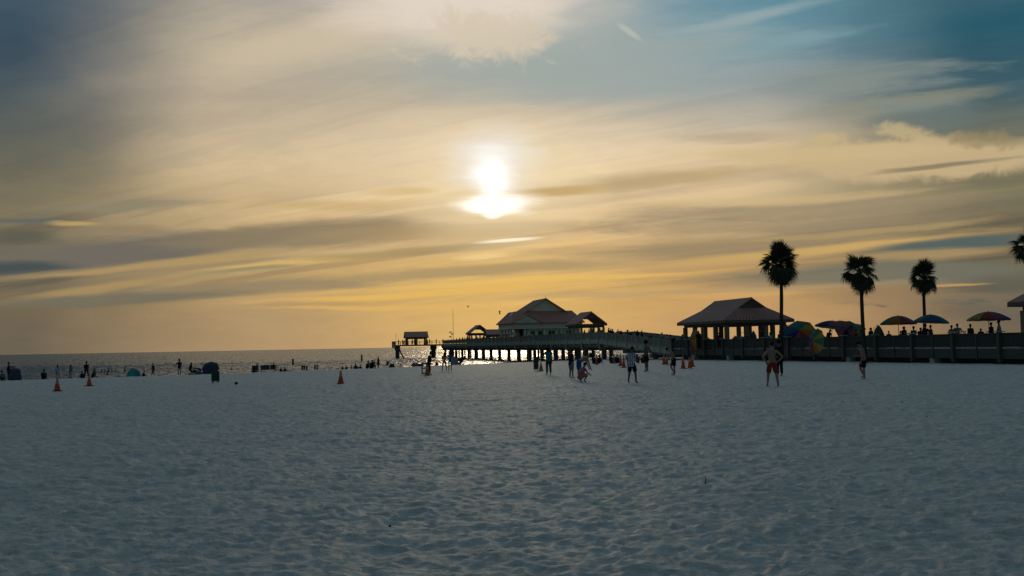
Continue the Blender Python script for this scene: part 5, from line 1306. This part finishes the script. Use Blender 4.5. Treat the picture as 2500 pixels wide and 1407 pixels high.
# ------------------------------------------------------------------ dark beach umbrella, chairs, bags
b_ = beach_at(519, 915, 128)
umbrella('beach_umbrella', b_ + Vector((-.15, 0, .35)), 'dark blue beach umbrella tipped towards the camera behind the slatted bin', r=.98, h=.55, rise=.42, tilt=(52, 6), colors=[material('navy_canvas', (.02, .03, .06), .8, transl=.1), material('navy_canvas2', (.028, .04, .075), .8, transl=.1)], group=None, valance=.06, pm=M_dpole, sink=.3)
def folding_chair(px, dist, label, m, rz=0.0, w=.62):
    r_ = empty('folding_chair', beach_at(px, 912, dist), rz, label, 'chair', 'folding chairs by the water')
    MB().slab([(-w / 2, -.28, .40), (w / 2, -.28, .40), (w / 2, .24, .44), (-w / 2, .24, .44)], .03).build('seat', m, r_)
    MB().slab([(-w / 2, -.28, .44), (w / 2, -.28, .44), (w / 2, -.46, .98), (-w / 2, -.46, .98)], .03).build('backrest', m, r_)
    for s in (-1, 1):
        MB().tube([(s * w / 2, -.32, .0), (s * w / 2, .26, .44), (s * w / 2, .26, .62)], .016, 5).build('leg', M_dpole, r_)
        MB().tube([(s * w / 2, .28, .0), (s * w / 2, -.30, .46), (s * w / 2, -.47, 1.0)], .016, 5).build('leg', M_dpole, r_)
        MB().box(s * w / 2 - .03, -.34, .63, s * w / 2 + .03, .28, .66).build('armrest', m, r_)
M_bc = material('blue_chair_canvas', (.02, .12, .17), .8, transl=.2)
folding_chair(644, 140, 'left one of the two blue folding chairs', M_bc); folding_chair(652, 140, 'right one of the two blue folding chairs', M_bc, .2)
folding_chair(668, 139.6, 'dark folding chair under the large seated figure', M_dark); folding_chair(620, 140, 'dark folding chair at the left end of the group', M_dark, .4)
folding_chair(941, 155, 'tilted green beach chair left of a dark bag', material('green_canvas_dark', (.05, .12, .08), .8), 1.1)
def bag(px, dist, w, h, c, label, name='bag', cat='bag', y=910):
    b_ = beach_at(px, y, dist); m = MB(); m.blob((0, 0, 0), .5, 1, 1, 1, 14, 9); rq = random.Random(int(px)); fx = [rq.uniform(2, 5) for _ in range(6)]
    def lump(v):
        v = Vector(v) * 2; q = [math.copysign(abs(c_) ** .55, c_) for c_ in v]
        k_ = 1 + .10 * math.sin(fx[0] * q[0] + fx[1] * q[2]) + .08 * math.sin(fx[2] * q[1] + fx[3] * q[0] + 1) + .07 * math.sin(fx[4] * q[2] * 2)
        tz = 1 - .28 * max(q[2], 0) * (1 if px % 2 else -.2)
        return (q[0] * w / 2 * k_ * tz, q[1] * w * .35 * k_ * tz, (q[2] * .5 + .44) * h * k_)
    m.v = [lump(v) for v in m.v]
    o = m.build(name, material('bag_%s' % label.split()[0].strip(','), c, .8, var=.2, scale=8), None, smooth=True, loc=b_); o.scale = (1, 1, 1)
    tag(o, label, cat)
bag(957, 156, .85, .62, (.03, .02, .025), 'dark cooler bag lying right of the tilted green chair')
bag(497, 131, .9, .45, (.12, .16, .18), 'pale blanket bundled on the sand by the dark umbrella', 'blanket', 'blanket')
bag(484, 130, .7, .5, (.03, .12, .16), 'teal beach bag in front of the doubled over figure')
bag(470, 131, 1.0, .3, (.35, .33, .30), 'crumpled towel spread on the sand by the seated group', 'towel', 'towel')
bag(1013, 150, 1.0, .5, (.25, .12, .16), 'mauve bundle lying on the sand left of the wooden frame', 'bundle', 'bundle')
bag(1024, 151, 1.1, .38, (.10, .06, .12), 'purplish bundle nearest to the wooden frame', 'bundle', 'bundle')
bag(38, 111, 1.15, 1.15, (.05, .06, .10), 'bulky covered beach cart at the far left', 'beach_cart', 'cart')
bag(1111, 158, .95, 1.15, (.22, .24, .30), 'grey blanket draped over something behind the two friends', 'blanket', 'blanket')
q = beach_at(1127, 895, 160); r_ = empty('sun_shelter', q, 0, 'black wing shaped beach shade leaning over by the water', 'shade')
MB().slab([(-.1, 0, .15), (.75, .1, 1.15), (-.55, 0, .95), (-.6, 0, .80)], .04).build('shade_panel', M_dark, r_); MB().tube([(.1, 0, 0), (.35, 0, 1.2)], .02, 5).build('pole', M_dpole, r_)
MB().blob((-.55, 0, .14), .28, 1.8, 1, .9).build('weight_bag', M_dark, r_)
q = beach_at(690, 905, 144); r_ = empty('canopy', q, 0, 'low flat dark canopy over the children by the water', 'canopy')
MB().slab([(-.75, -.5, .92), (.6, -.5, 1.02), (.6, .5, 1.05), (-.75, .5, .95)], .03).build('canopy_sheet', M_dark, r_)
for x, y in ((-.7, -.45), (.55, -.45), (.55, .45), (-.7, .45)): MB().tube([(x, y, 0), (x, y, .93)], .014, 4).build('pole', M_dpole, r_)
# buoys
for px, ty, d, lab in ((715, 876, 235, 'left marker buoy standing in the sea'), (883, 866, 280, 'marker buoy in the sea left of the pier head'), (1495, 852, 300, 'marker buoy seen beneath the ramp')):
    zt = at_dist(px, ty, d); r_ = empty('buoy', (zt.x, zt.y, SEA), 0, lab, 'buoy', 'swim area marker buoys')
    H__ = max(.7, zt.z - SEA); MB().lathe([(.02, -.4), (.20, -.38), (.20, H__ * .85), (.12, H__), (.01, H__ + .01)], 10).build('float', material('buoy_white', (.10, .07, .05), .6), r_)
    MB().lathe([(.206, H__ * .45), (.206, H__ * .6)], 10).build('band', material('buoy_orange', (.35, .10, .03), .5), r_)
# birds
M_bird = material('gull_feathers', (.05, .05, .05), .7)
def gull(px, py, d, lab, s=1.0, rz=0.0, up=.35):
    r_ = empty('gull', at_dist(px, py, d), rz, lab, 'bird', 'gulls above the pier'); r_.scale = (s, s, s)
    MB().blob((0, 0, 0), .09, .8, 2.4, .8).blob((0, .22, .03), .05).build('body', M_bird, r_, smooth=True)
    for k in (-1, 1): MB().slab([(0, .08, .02), (k * .35, .10, up), (k * .7, -.05, up * .6), (k * .33, -.08, up * .9), (0, -.08, .02)][::k], .012).build('wing', M_bird, r_)
    MB().slab([(-.04, -.2, .01), (.04, -.2, .01), (.07, -.36, .01), (-.07, -.36, .01)], .01).build('tail', M_bird, r_)
gull(1143, 750, 150, 'gull with spread wings to the left of the pier house roof', .55, .9); gull(1220, 767, 150, 'gull banking just left of the pier house roof', .6, 1.9, .75); gull(370, 766, 260, 'tiny distant gull over the sea at left', .5, .4)
# bits of weed and shell on the sand
r5 = random.Random(21); M_weed = material('dry_seaweed', (.035, .030, .025), .9); M_shell = material('bleached_shell', (.6, .58, .54), .5)
wd = MB(); sh = MB()
for i in range(160):
    a = r5.uniform(-.5, .5); d = 11 + 110 * r5.random(); x, y = d * math.sin(a), d * math.cos(a); z = float(gz(x, y)) + float(relief(np.array([x]), np.array([y]))[0]) + .01
    k = r5.uniform(.004, .0085) * (d / 11) ** .6; (wd if i % 3 else sh).blob((x, y, z), k, r5.uniform(.6, 1.8), r5.uniform(.6, 1.8), .7, 5, 4)
o = wd.build('seaweed_scraps', M_weed); tag(o, 'dark scraps of seaweed scattered over the sand', 'seaweed', kind='stuff')
o = sh.build('shell_fragments', M_shell); tag(o, 'pale shell fragments scattered over the sand', 'shells', kind='stuff')
for px, py, lab in ((1722, 1187, 'dark twig stuck upright in the sand at lower right'), (952, 1295, 'dark pebble on the sand at bottom left of the middle')):
    b_ = on_sand(px, py); m = MB()
    if 'twig' in lab: m.tube([(0, 0, -.02), (.01, 0, .05), (.0, 0, .085)], [.008, .006, .003], 5)
    else: m.blob((0, 0, .0), .012)
    o = m.build('twig' if 'twig' in lab else 'pebble', M_weed, None, loc=b_ + Vector((0, 0, .03))); tag(o, lab, 'twig' if 'twig' in lab else 'pebble')
